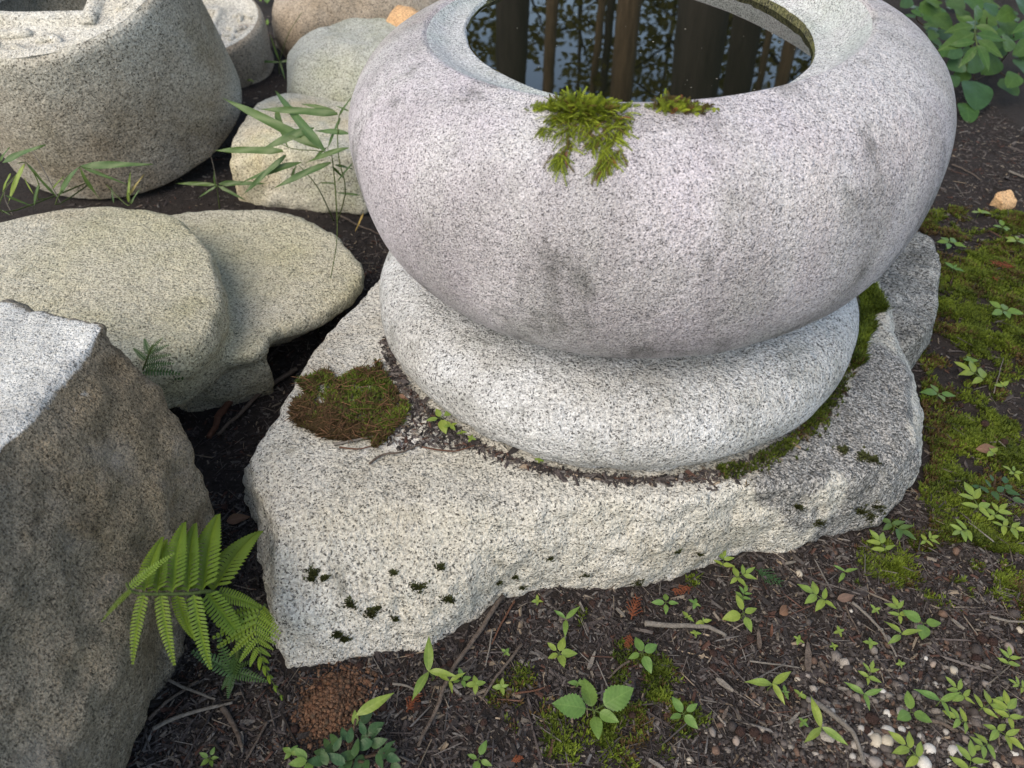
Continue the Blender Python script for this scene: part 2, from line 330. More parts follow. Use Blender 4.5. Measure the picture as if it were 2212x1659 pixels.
def rock(name, bms, mat, label, cat='stone', voxel=.009, smooth=8, disp=((4, .02), (12, .008), (40, .003)), seed=0, pits=0, shaper=None, calm=0.0):
    V, F = remesh(bms, voxel); E = edges_of(F); V = smooth_np(V, E, smooth)
    N = normals(V, F)
    cm = 1-calm*np.clip(N[:, 2]*1.6-.5, 0, 1)
    for i, (s, a) in enumerate(disp): V = V + N*(fbm(V, s, 3, seed*31+i*7, .6)*a*cm)[:, None]
    if pits:
        h = fbm(V, 55, 2, seed+99); V = V - N*(np.clip(h-.25, 0, 1)*pits)[:, None]
    if shaper: V = shaper(V, N)
    if '_'+name != name: keep_bvh(name if name not in BVH else name+str(len(BVH)), V, F)
    base = np.array([V[:, 0].mean(), V[:, 1].mean(), V[:, 2].min()])
    o = obj(name, mesh_np(name, V-base, F, mat), loc=base); o['_k'] = 0; del o['_k']
    return tag(o, label, cat), V, F
def lathe(prof, n, jitter=0.0, seed=3):
    prof = np.asarray(prof, float); a = np.linspace(0, 2*np.pi, n, endpoint=False); m = len(prof)
    V = np.stack([prof[:, :1]*np.cos(a), prof[:, :1]*np.sin(a), prof[:, 1:]+0*a], -1).reshape(-1, 3)
    i = np.arange(m-1)[:, None]*n; j = np.arange(n)[None]; k = (j+1) % n
    F = np.stack([i+j, i+k, i+n+k, i+n+j], -1).reshape(-1, 4)
    if jitter:
        N = normals(V, F); V = V+N*(fbm(V, 3.5, 3, seed)*jitter+fbm(V, 14, 3, seed+5)*jitter*.35+fbm(V, 60, 2, seed+8)*jitter*.1)[:, None]
    return V, F

# ------------------------------------------------------------------ ground
def inpoly(u, v, poly):
    poly = np.asarray(poly, float); r = np.zeros(np.shape(u), bool); j = len(poly)-1
    for i in range(len(poly)):
        xi, yi = poly[i]; xj, yj = poly[j]
        c = ((yi > v) != (yj > v)) & (u < (xj-xi)*(v-yi)/(yj-yi+1e-12)+xi); r ^= c; j = i
    return r
def plan(pts): return [tuple(at(u, v, 0)[:2]) for u, v in pts]
MOSS_MAIN = np.array(plan([(1985, 480), (2060, 462), (2330, 480), (2420, 800), (2420, 1200), (2212, 1215), (2090, 1190), (1960, 1190), (1900, 1130), (1970, 1080), (2000, 980), (1960, 760)]))
MOSS_BLOBS = [(*at(u, v)[:2], r, s) for u, v, r, s in [(1400, 1430, .05, 1), (1340, 1540, .06, .95), (1440, 1560, .05, 1.0), (1300, 1480, .04, .8), (1490, 1245, .022, 1),
    (1090, 1530, .035, .7), (1180, 1590, .05, .8), (1110, 1470, .03, .6), (1960, 1235, .06, 1), (2080, 1260, .06, .9), (2190, 1290, .06, .8), (1900, 1290, .04, .6), (1250, 1330, .025, .5),
    (1130, 1620, .04, .7), (2020, 1300, .04, .7), (1560, 1290, .03, .4), (1700, 1290, .03, .4), (1470, 1480, .03, .6), (1930, 1270, .03, .6)]]
def mossmask(x, y):
    u = np.stack([x, y, 0*x], -1); n = fbm(u, 9, 4, 5)
    m = np.where(inpoly(x+.05*n, y+.05*fbm(u, 8, 3, 15), MOSS_MAIN), .56+1.1*n+.6*fbm(u, 30, 2, 16), 0)
    b = np.zeros_like(m)
    for bx, by, r, s in MOSS_BLOBS:
        k = np.abs(y-by) < 2.2*r
        b[k] = np.maximum(b[k], s*np.exp(-((x[k]-bx)**2+(y[k]-by)**2)/(r*r)))
    k = b > .02
    if k.any(): m[k] = np.maximum(m[k], b[k]*(.62+1.5*n[k]+.7*fbm(u[k], 40, 2, 26))*.9)
    return np.clip(m, 0, 1)
def gz(x, y):
    x = np.asarray(x, float); y = np.asarray(y, float); p = np.stack([x, y, 0*x], -1).reshape(-1, 3)
    near = np.clip(1.5-np.hypot(x, y-1)/20, .3, 1)
    z = (.014*fbm(p, 3, 3, 1)+.006*fbm(p, 14, 3, 2)+.0030*fbm(p, 60, 2, 3)).reshape(x.shape)*near
    return z + .010*mossmask(x.ravel(), y.ravel()).reshape(x.shape)*(.7+.6*fbm(p, 35, 2, 4).reshape(x.shape))
def axis(lo, hi, step, far):
    a = list(np.arange(lo, hi, step)); s = step; l, h = [lo], [a[-1]]
    while h[-1] < far: s *= 1.25; h.append(h[-1]+s)
    s = step
    while l[-1] > -far: s *= 1.25; l.append(l[-1]-s)
    return np.array(l[:0:-1]+a+h[1:])
gx, gy = axis(-.85, 1.5, .0075, 90), axis(.22, 2.1, .0075, 90)
GX, GY = np.meshgrid(gx, gy); GZ = gz(GX, GY)
V = np.stack([GX, GY, GZ], -1).reshape(-1, 3); nx, ny = len(gx), len(gy)
ii, jj = np.meshgrid(np.arange(nx-1), np.arange(ny-1)); i0 = (jj*nx+ii).ravel(); F = np.stack([i0, i0+1, i0+nx+1, i0+nx], -1)
o = obj('ground', mesh_np('ground', V, F, M['soil'])); tag(o, 'dark brown humus soil under the litter and stones', None, None, 'structure')

# ------------------------------------------------------------------ granite slab under the basin
def cl(*a): return [at(*p) for p in a]
slab_cols = []
for b, m, t in [((615, 1465, -.01), (590, 1330, .08), (600, 1130, .142)), ((700, 1458, -.01), (690, 1325, .08), (690, 1105, .156)), ((800, 1425, -.01), (790, 1290, .085), (790, 1085, .160)),
                ((940, 1397, -.01), (930, 1270, .085), (930, 1090, .160)), ((1000, 1368, -.01), (1000, 1250, .085), (1010, 1110, .156)), ((1090, 1305, -.01), (1080, 1215, .085), (1100, 1100, .160)),
                ((1210, 1275, -.01), (1210, 1195, .085), (1220, 1085, .163)), ((1350, 1280, -.01), (1350, 1195, .085), (1350, 1080, .164)), ((1450, 1268, -.01), (1450, 1180, .085), (1450, 1075, .164)),
                ((1600, 1205, -.01), (1590, 1140, .085), (1590, 1055, .163)), ((1700, 1198, -.01), (1695, 1130, .085), (1690, 1045, .161)), ((1800, 1170, -.01), (1790, 1110, .085), (1780, 1035, .158)),
                ((1890, 1148, -.01), (1905, 1085, .07), (1890, 1020, .142)), ((1945, 1090, -.01), (1968, 1030, .07), (1945, 985, .134)), ((1985, 1010, -.01), (1990, 975, .07), (1968, 940, .132)),
                ((1988, 930, -.01), (1988, 900, .07), (1965, 870, .132)), ((1978, 850, -.01), (1976, 830, .07), (1955, 800, .134)), ((1955, 775, -.01), (1950, 755, .07), (1930, 730, .14))]:
    slab_cols.append(cl(b, m, t))
for u, v in [(1900, 600), (1760, 500), (1500, 440), (1250, 440), (1000, 500)]:
    p = at(u, v, .155); slab_cols.append([p-(0, 0, .17), p-(0, 0, .08), p])
for u, v in [(835, 592), (770, 650), (715, 702), (665, 765), (640, 810), (595, 900), (560, 945)]:
    p = at(u, v, .155); slab_cols.append([p*(1, 1, 0)-(.012, 0, .01), p-(.008, 0, .07), p])
slab_cols.append(cl((530, 1080, -.01), (524, 1025, .08), (530, 990, .146))); slab_cols.append(cl((562, 1145, -.01), (556, 1090, .06), (560, 1060, .138)))
SLAB_PLAN = np.array([c[0][:2] for c in slab_cols])
o, V, F = rock('slab_stone', [loft(slab_cols)], M['slab'], 'broad rough cream granite slab lying under the round basin', 'stone slab', .0068, 2, ((3, .010), (9, .012), (24, .009), (70, .0055)), 2, .006, calm=.7)
LICH = [tuple(at(u, v, .15)[:2]) for u, v in [(1870, 720), (1960, 735), (2000, 860), (2010, 985), (1950, 1050), (1900, 1075), (1850, 1050), (1720, 1060), (1580, 1035), (1660, 985), (1780, 880), (1840, 780)]]
LICH2 = [tuple(at(u, v, .05)[:2]) for u, v in [(1845, 1085), (1925, 1075), (1990, 1020), (1960, 1110), (1890, 1155), (1850, 1130)]]
m = np.zeros(len(V)); nz_ = .06*fbm(V, 14, 4, 8, .65); nz2 = .06*fbm(V, 14, 4, 18, .65)
m[inpoly(V[:, 0]+nz_, V[:, 1]+nz2, LICH)] = .85; m[inpoly(V[:, 0]+nz_, V[:, 1]+nz2, LICH2) & (V[:, 2] < .09)] = .8
m = np.clip(m+.35*fbm(V, 40, 3, 6)*(m > .1), 0, 1); m = smooth_np(np.repeat(m[:, None], 3, 1), edges_of(F), 14)
c4 = np.ones((len(V), 4), np.float32); c4[:, :3] = m; o.data.attributes.new('Col', 'FLOAT_COLOR', 'POINT').data.foreach_set('color', c4.ravel())
c = cl((1990, 492, .13), (2022, 515, .135), (2036, 570, .13), (2032, 620, .125), (2028, 680, .12), (2005, 722, .12), (1962, 748, .115), (1900, 735, .12), (1850, 620, .13), (1900, 520, .13))
cols = [[p*(1, 1, 0)+((p-(.55, 1.2, 0))*(.03, .03, 0))-(0, 0, .01), p+((p-(.55, 1.2, 0))*(.045, .045, 0))-(0, 0, .06), p] for p in c]
rock('edging_stone', [loft(cols)], M['lichen'], 'dark speckled lichen covered stone beyond the right end of the slab', 'stone', .0075, 6, ((5, .01), (14, .01), (40, .004)), 5, .005)

# ------------------------------------------------------------------ pedestal disc, basin, water
DX, DY = .180, 1.10
ph = np.linspace(-np.pi/2, np.pi/2, 46); e = .9
r = .3186+.0985*np.abs(np.cos(ph))**e; z = .2254+np.where(np.sin(ph) < 0, .082, .066)*np.sign(np.sin(ph))*np.abs(np.sin(ph))**e
prof = [(.02, z[0])]+list(zip(r, z))+[(.02, z[-1]+.002)]
V, F = lathe(prof, 300, .006, 11)
# uneven chipped lower edge
low = np.clip((.205-V[:, 2])/.03, 0, 1)*np.clip((V[:, 2]-.13)/.03, 0, 1); rr = np.hypot(V[:, 0], V[:, 1])
k = 1+low*(.012*fbm(V, 14, 3, 77)-.014*(fbm(V, 9, 2, 71) > .05))
V[:, 0] *= k; V[:, 1] *= k; V += (DX, DY, 0); keep_bvh('disc', V, F)
o = obj('pedestal_stone', mesh_np('pedestal_stone', V-(DX, DY, .143), F, M['disc']), loc=(DX, DY, .143))
tag(o, 'pale round millstone shaped granite disc between the basin and the slab', 'pedestal stone')

BXc, BYc, BZc, TILT = .2065, 1.132, .290, .06
ph = np.linspace(-np.pi/2, np.pi/2*.73, 70); e = .825
r = .208+.2345*np.abs(np.cos(ph))**e; z = .5204+np.where(np.sin(ph) < 0, .2253, .157)*np.sign(np.sin(ph))*np.abs(np.sin(ph))**e
z = z-BZc; zc = z[-1]; rc = r[-1]
Rt = Matrix.Rotation(-TILT, 4, 'Y')
def far_drop(V): return .018*np.clip(V[:, 1]/(np.hypot(V[:, 0], V[:, 1])+1e-6), 0, 1)**2*np.clip((V[:, 2]-zc+.12)/.12, 0, 1)
def far_stretch(V): return 1+.19*np.clip(V[:, 1]/(np.hypot(V[:, 0], V[:, 1])+1e-6), 0, 1)**2   # the basin is a little longer away from the viewer
basin = empty('stone_basin', (BXc, BYc, BZc), 'large rounded lavender grey granite water basin filled to the brim', 'stone basin'); basin.rotation_euler = (0, -TILT, 0)
R3 = np.array(Rt.to_3x3())
body_prof = [(.02, z[0])]+list(zip(r, z))+[(rc-.005, zc+.0022), (rc-.010, zc+.0020), (rc-.014, zc-.0003)]
V, F = lathe(body_prof, 360, .004, 21); V0, _ = lathe(body_prof, 360); V = V0+(V-V0)*np.clip((zc-V0[:, 2])/.04, 0, 1)[:, None]; V[:, 1] *= far_stretch(V); V[:, 2] -= far_drop(V)
obj('body', mesh_np('body', V, F, M['basin']), basin); keep_bvh('basin', V@R3.T+(BXc, BYc, BZc), F)
RC = rc
nA = 360; A_ = np.linspace(0, 2*np.pi, nA, endpoint=False)
crest = np.stack([(rc-.014)*np.cos(A_), (rc-.014)*np.sin(A_), 0*A_+zc-.0003], -1); crest[:, 1] *= far_stretch(crest); crest[:, 2] -= far_drop(crest)
lipx, lipy, lipo = .2555, .305, .045; drop = .027-.003*np.clip(np.sin(A_-.15), 0, 1)**1.3
lip = np.stack([lipx*np.cos(A_), lipy*np.sin(A_)+lipo, 0*A_], -1); lip *= (1+.012*fbm(lip, 7, 3, 5))[:, None]; lip[:, 2] = zc-drop-.75*math.sin(TILT)*lip[:, 0]
def ring_mesh(rings):
    V = np.concatenate(rings); m = len(rings); i = np.arange(m-1)[:, None]*nA; j = np.arange(nA)[None]; k = (j+1) % nA
    return V, np.stack([i+j, i+k, i+nA+k, i+nA+j], -1).reshape(-1, 4)
rings = []
for t in np.linspace(0, 1, 24):
    g = 1-(1-t**1.35)**3.4; r_ = crest+(lip-crest)*t; r_[:, 2] = crest[:, 2]+(lip[:, 2]-crest[:, 2])*g; rings.append(r_)
lipe = lip*(.985, .985, 1)-(0, 0, .005); rings.append((lip+lipe)/2+(0, 0, .001)); rings.append(lipe)
V, F = ring_mesh(rings); V += .0012*np.stack([fbm(V, 20, 3, q) for q in range(3)], -1)*np.clip(np.arange(len(V))/(nA*5), 0, 1)[:, None]; obj('rim_channel', mesh_np('rim_channel', V, F, M['channel']), basin)
rings = [lipe*(1.002, 1.002, 1)+(0, 0, .002)]
for t, sc_ in ((.012, .985), (.03, .99), (.06, .97), (.12, .88), (.17, .7), (.18, .08)): rings.append(lipe*(sc_, sc_, 1)-(0, 0, t))
V, F = ring_mesh(rings); V += .004*np.stack([fbm(V, 25, 3, q+40) for q in range(3)], -1); obj('bowl_wall', mesh_np('bowl_wall', V, F, M['bowl']), basin)
LW = lipe@R3.T+(BXc, BYc, BZc); WZ = LW[:, 2].min()-.001
Vw = LW*1.0; Vw[:, 2] = 0; cw = np.array([Vw[:, 0].mean(), Vw[:, 1].mean(), 0]); Vw = (Vw-cw)*1.012
o = obj('water', mesh_np('water', np.concatenate([[[0, 0, 0]], Vw]), np.array([(0, 1+i, 1+(i+1) % nA) for i in range(nA)]), M['water']), loc=(cw[0], cw[1], WZ)); tag(o, 'still dark water in the round basin mirroring the trees', None, None, 'structure')

# ------------------------------------------------------------------ stones on the left
# angular rock in the near left corner
pts = cl((230, 690, .40), (100, 850, .405), (0, 955, .41), (395, 930, .27), (455, 1060, .19), (482, 1130, .12), (470, 1240, -.02), (403, 1395, -.02), (369, 1480, -.02), (335, 1540, -.02), (262, 1655, -.02), (120, 670, .385), (-40, 655, .37))
pts += [(-.56, .30, .42), (-.585, .05, .40), (-1.05, .1, .36), (-1.05, .8, .33), (-1.0, .1, -.03), (-1.0, .8, -.03), (-.60, .80, -.02), (-.52, .05, -.02), (-.47, .30, .16), (-.455, .5, .16), (-.50, .05, .2)]
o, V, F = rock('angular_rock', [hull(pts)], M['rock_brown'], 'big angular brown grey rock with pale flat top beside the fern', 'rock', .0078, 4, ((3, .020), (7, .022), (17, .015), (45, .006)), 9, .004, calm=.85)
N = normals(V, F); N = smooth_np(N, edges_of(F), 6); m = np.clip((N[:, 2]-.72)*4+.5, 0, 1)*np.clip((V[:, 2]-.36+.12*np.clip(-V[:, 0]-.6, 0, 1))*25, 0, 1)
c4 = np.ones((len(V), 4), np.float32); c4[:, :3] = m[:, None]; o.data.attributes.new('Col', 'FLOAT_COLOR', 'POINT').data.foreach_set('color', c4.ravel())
# carved stone in two tiers
lo = cl((370, 462, .15), (450, 449, .155), (580, 449, .158), (650, 466, .158), (720, 505, .155), (760, 545, .152), (782, 578, .148), (781, 604, .143), (748, 640, .14), (700, 676, .14), (648, 696, .145), (600, 706, .15), (580, 722, .15),
        (573, 748, .148), (540, 765, .15), (480, 775, .15), (400, 800, .15), (300, 830, .15), (100, 850, .15), (-150, 800, .15), (-200, 600, .15), (0, 500, .15))
c0 = np.mean(lo, 0)
cols = [[p*(1, 1, 0)+(p[1] < c0[1]+.16)*np.array((-.09, .14, 0))-(0, 0, .02), p+(p[1] < c0[1]+.16)*np.array((-.025, .03, 0))-(0, 0, .055), p-(0, 0, .025), p] for p in lo]
foot = cl((582, 800, .05), (572, 828, .02), (450, 858, .0), (400, 895, 0.0), (440, 770, .13), (575, 752, .13), (400, 790, .13), (300, 860, 0))
upz = .236
hi = cl((-60, 490, upz), (60, 458, upz), (150, 443, upz), (235, 439, upz), (325, 447, upz), (385, 467, upz), (432, 503, upz), (462, 548, upz), (479, 605, upz), (481, 655, upz-.004), (469, 698, upz-.006), (438, 735, upz-.008), (385, 768, upz-.008), (280, 795, upz), (120, 805, upz), (-80, 765, upz), (-180, 640, upz))
c1 = np.mean(hi, 0)
hcols = [[p*(1, 1, 0)+((p-c1)*(-.11, -.11, 0))+(0, 0, .10), p+((p-c1)*(-.035, -.035, 0))-(0, 0, .066), p+((p-c1)*(.012, .012, 0))-(0, 0, .035), p-(0, 0, .010), c1+(p-c1)*(.95, .95, 1)+(0, 0, .003)] for p in hi]
hcols2 = [[c1+(p-c1)*(.95, .95, 1)-(0, 0, .02), c1+(p-c1)*(.93, .93, 1)+(0, 0, .003), c1+(p-c1)*(.3, .3, 0)+(0, 0, .007)] for p in hi]
rock('tiered_stone', [loft(cols), loft(hcols), loft(hcols2), hull(list(foot)+[p-(0, 0, .06) for p in foot])], M['olive'], 'low olive granite stone with a raised round tier on a flat step', 'stone', .0072, 3, ((3, .006), (8, .006), (26, .005), (70, .003)), 13, .003, calm=.55)
# tilted drum with a square pit of water
dc = at(270, 242, .117); ax = Vector((.0, -.376, 1)).normalized()
drum = empty('drum_stone', tuple(dc), 'large tilted granite drum with carved top behind the bamboo grass', 'stone drum')
drum.rotation_euler = (math.atan2(.376, 1), 0, 0)
hD, rb, rt = .43, .336, .310
dp = [(.02, -.002), (rb-.06, -.002), (rb-.02, .001), (rb-.006, .008), (rb, .025), (rb-.004, .12), (rb-.013, .25), (rt+.004, hD-.08), (rt, hD-.03), (rt-.006, hD-.010), (rt-.018, hD)]
pp = spline([(a, b, 0) for a, b in dp], 60)[:, :2]; V, F = lathe(pp, 260, .007, 51); obj('drum_side', mesh_np('drum_side', V, F, M['drum']), drum)
def sqring(rad, ang0, n=256, p=8):
    a = np.linspace(0, 2*np.pi, n, endpoint=False); b = a-ang0; s = 1/np.maximum(np.abs(np.cos(b)), np.abs(np.sin(b))); return rad*s
def ringset(rings, n=256):
    a = np.linspace(0, 2*np.pi, n, endpoint=False); V = np.concatenate([np.stack([R*np.cos(a), R*np.sin(a), 0*a+zz], -1) for R, zz in rings]); m = len(rings)
    i = np.arange(m-1)[:, None]*n; j = np.arange(n)[None]; k = (j+1) % n; return V, np.stack([i+j, i+k, i+n+k, i+n+j], -1).reshape(-1, 4)
SA = .0; SQ = .135
def top_rings(rt, h, SQ, SA, depth=.12):
    s = lambda q: sqring(q, SA)
    c = lambda q: np.full(256, q)
    return [(c(rt-.017), h-.0006), (c(rt-.04), h+.001), (c(rt-.048), h-.003), (c(rt-.052), h-.012), (.6*c(rt-.06)+.4*s(SQ+.05), h-.014), (.3*c(rt-.09)+.7*s(SQ+.03), h-.014), (s(SQ+.032), h-.013), (s(SQ+.028), h-.003), (s(SQ+.003), h-.001), (s(SQ-.002), h-.005), (s(SQ-.006), h-depth)]
V, F = ringset(top_rings(rt, hD, SQ, SA)); V += .003*np.stack([fbm(V, 16, 3, 61+q) for q in range(3)], -1)
obj('carved_top', mesh_np('carved_top', V, F, M['drum_top']), drum)
def stroke(pts, wd, hgt, parent, mat, zz, name='carved_stroke'):
    p = spline([(x, y, zz) for x, y in pts], 14); V, F = tube(p, wd*np.concatenate([[.5], np.full(12, 1.), [.5]]), 8); V[:, 2] = zz+(V[:, 2]-zz)*hgt
    obj(name, mesh_np(name, V, F, mat), parent)
for pts in ([(-.22, -.30), (-.16, -.33), (-.09, -.335), (-.05, -.31), (-.07, -.28), (-.12, -.275), (-.13, -.30)], [(.00, -.30), (.05, -.335), (.11, -.33), (.13, -.295), (.10, -.27), (.06, -.285)], [(-.21, -.26), (-.12, -.25), (-.02, -.258), (.04, -.25)],
            [(.26, -.15), (.30, -.10), (.30, -.02), (.27, .03)], [(.30, .05), (.28, .11), (.25, .17)], [(.18, -.27), (.22, -.25), (.26, -.20)]):
    stroke([(a_*.79, b_*.79) for a_, b_ in pts], .011, .9, drum, M['drum_top'], hD-.012)
V = np.array([[0, 0, 0]]+[[sqring(SQ-.004, SA)[i]*math.cos(2*math.pi*i/256), sqring(SQ-.004, SA)[i]*math.sin(2*math.pi*i/256), 0] for i in range(256)])
pc = Vector(dc)+ax*(hD-.075)
V[:, 1] *= 1.05
o = obj('water', mesh_np('water', V, np.array([(0, 1+i, 1+(i+1) % 256) for i in range(256)]), M['water']), loc=pc); tag(o, 'dark water in the square pit of the tilted drum', None, None, 'structure')
# coin shaped stone with carved strokes
cc = at(424, 34, .20); cz = .17
coin = empty('coin_stone', (cc[0], cc[1]+.035, .03), 'round coin shaped stone with carved characters partly behind the tilted drum', 'carved stone')
coin.rotation_euler = (.26, .03, 0)
rr = .215
pp = spline([(a, b, 0) for a, b in [(.02, -.02), (rr-.02, -.02), (rr-.006, .02), (rr, .08), (rr, cz-.03), (rr-.004, cz-.012), (rr-.014, cz-.001)]], 40)[:, :2]
V, F = lathe(pp, 200, .004, 71); obj('coin_side', mesh_np('coin_side', V, F, M['brown_stone']), coin)
V, F = ringset([(np.full(256, rr-.0135), cz-.0015), (np.full(256, rr-.03), cz), (np.full(256, rr-.034), cz-.008), (.5*np.full(256, .15)+.5*sqring(.10, 0), cz-.009), (sqring(.07, 0), cz-.009), (sqring(.066, 0), cz), (sqring(.05, 0), cz), (sqring(.046, 0), cz-.08)])
obj('coin_face', mesh_np('coin_face', V, F, M['drum_top']), coin)
for pts in ([(.085, -.07), (.085, -.15)], [(.105, -.03), (.14, -.045), (.17, -.03)], [(.10, -.08), (.13, -.075), (.165, -.085)], [(.13, -.03), (.135, -.08), (.13, -.11)], [(.10, -.125), (.135, -.135), (.16, -.105)], [(.11, .03), (.15, .04), (.18, .02)], [(.14, .05), (.14, .0)],
            [(-.05, -.15), (0, -.155), (.05, -.15)], [(0, -.09), (0, -.18)], [(-.04, -.11), (.04, -.11)]):
    stroke(pts, .009, 1.0, coin, M['drum_top'], cz-.008)
# boulders behind the basin, left
def blob(cx, cy, cz, rx, ry, rz, rot=0, n=40, seed=0, sq=.8):
    g = np.random.default_rng(seed); a = g.normal(size=(n, 3)); a /= np.linalg.norm(a, axis=1)[:, None]; a = np.sign(a)*np.abs(a)**sq; a = a*(rx, ry, rz)
    c, s = math.cos(rot), math.sin(rot); return np.stack([cx+a[:, 0]*c-a[:, 1]*s, cy+a[:, 0]*s+a[:, 1]*c, cz+a[:, 2]], -1)
p = at(790, 175, .10); rock('round_boulder', [hull(blob(p[0]+.05, p[1]+.04, .06, .31, .26, .19, .2, 60, 3, .65))], M['grey_green'], 'rounded grey green boulder just left of the basin rim', 'boulder', .010, 10, ((4, .015), (12, .006), (40, .002)), 17)
pts = cl((600, 195, .14), (555, 222, .15), (520, 260, .15), (492, 300, .14), (486, 345, .12), (500, 380, .08), (535, 415, .04), (575, 440, .02), (610, 452, .0), (720, 462, .0), (800, 470, .0), (700, 330, .16), (760, 330, .16), (820, 300, .15), (800, 210, .12), (640, 300, .17))
rock('cream_boulder', [hull(list(pts)+[q*(1, 1, 0)-(0, 0, .03) for q in pts[:6]])], M['cream'], 'pale cream and yellow boulder behind the bamboo grass', 'boulder', .009, 7, ((5, .014), (14, .008), (40, .003)), 19)
p = at(800, 20, .12); rock('brown_boulder', [hull(blob(p[0]+.0, p[1]+.05, .06, .42, .26, .19, .35, 50, 8, .6))], M['brown_stone'], 'long brown boulder at the back behind the grey green boulder', 'boulder', .012, 8, ((4, .02), (12, .008), (40, .003)), 23)
p = at(862, 52, .24); rock('sun_tinted_block', [hull(blob(p[0], p[1], .20, .10, .07, .10, -.2, 18, 12, .55))], M['peach_and_sunlit_stone'], 'stone block painted sunlit orange tucked behind the basin rim', 'stone', .008, 4, ((8, .01), (25, .004)), 29)
p = at(2168, 436, .02); rock('small_stone', [hull(blob(p[0], p[1], .018, .034, .026, .034, .4, 16, 15, .6))], M['peach_and_sunlit_stone'], 'small peach coloured stone on the soil right of the basin', 'stone', .003, 3, ((20, .005), (60, .002)), 31)

# ------------------------------------------------------------------ leaves and small plants
def leaf_mesh(name, w, mat, kind='ovate', fold=.12, curl=-.12, serr=0, rows=12, seed=0):
    t = np.linspace(0, 1, rows); g = np.random.default_rng(seed)
    sh = {'ovate': np.sin(np.pi*t**.72)**.9, 'lance': np.sin(np.pi*t**.80)**1.05, 'round': np.sin(np.pi*np.clip(t, 0, 1)**.62)**.6, 'blade': np.minimum(1, (t/.22+.12))**.8*(1-t**2.2)**.8}[kind]
    sh = np.maximum(sh, .015); V = []
    for i in range(rows):
        k = sh[i]*w*.5*(1+(serr*(1 if i % 2 else -1) if 0 < i < rows-1 else 0))
        for a in (-1, -.5, 0, .5, 1):
            V.append((a*k, t[i]+(-serr*.04 if abs(a) == 1 and i % 2 else 0)-(.06*w if kind == 'round' and i == 0 and a else 0)*abs(a), fold*abs(a)*k+curl*t[i]**2+.02*math.sin(9*t[i]+a*2+seed)*abs(a)))
    F = [(i*5+j, i*5+j+1, i*5+6+j, i*5+5+j) for i in range(rows-1) for j in range(4)]
    return mesh_np(name, V, F, mat)
LEAF = {}
def leaf(kind, mat):
    k = (kind, mat)
    if k not in LEAF:
        w, sh, fo, cu, se, rows = {'ovate': (.40, 'ovate', .15, -.14, 0, 11), 'wide': (.52, 'ovate', .12, -.16, 0, 11), 'lance': (.34, 'lance', .2, -.15, 0, 12), 'round': (.84, 'round', .1, -.1, 0, 12),
            'serr': (.62, 'ovate', .1, -.12, .07, 21), 'blade': (.27, 'lance', .25, -.22, 0, 12), 'bamboo': (.10, 'blade', .15, -.16, 0, 12)}[kind]
        LEAF[k] = [leaf_mesh('leaf', w*(1+.12*(q-1)), M[mat], sh, fo, cu*(1+.6*(q-1)), se, rows, q) for q in range(3)]
    return LEAF[k][random.randrange(3)]
def add_leaf(par, base, ydir, L, kind, mat, up=(0, 0, 1), name='leaf', wscale=1.0):
    b = Vector(base)-par.location
    return obj(name, leaf(kind, mat), par, mat4=frame(b, ydir, up, (L*wscale, L, L)))
def add_tube(par, pts, radii, mat, name='stem', n=5):
    V, F = tube(np.asarray(pts, float)-np.array(par.location), radii, n); return obj(name, mesh_np(name, V, F, M[mat]), par)
def gpos(u, v, dz=0.0):
    p = at(u, v, 0)
    for _ in range(3): z = float(gz(np.array([p[0]]), np.array([p[1]]))[0]); p = at(u, v, z+dz)
    return p
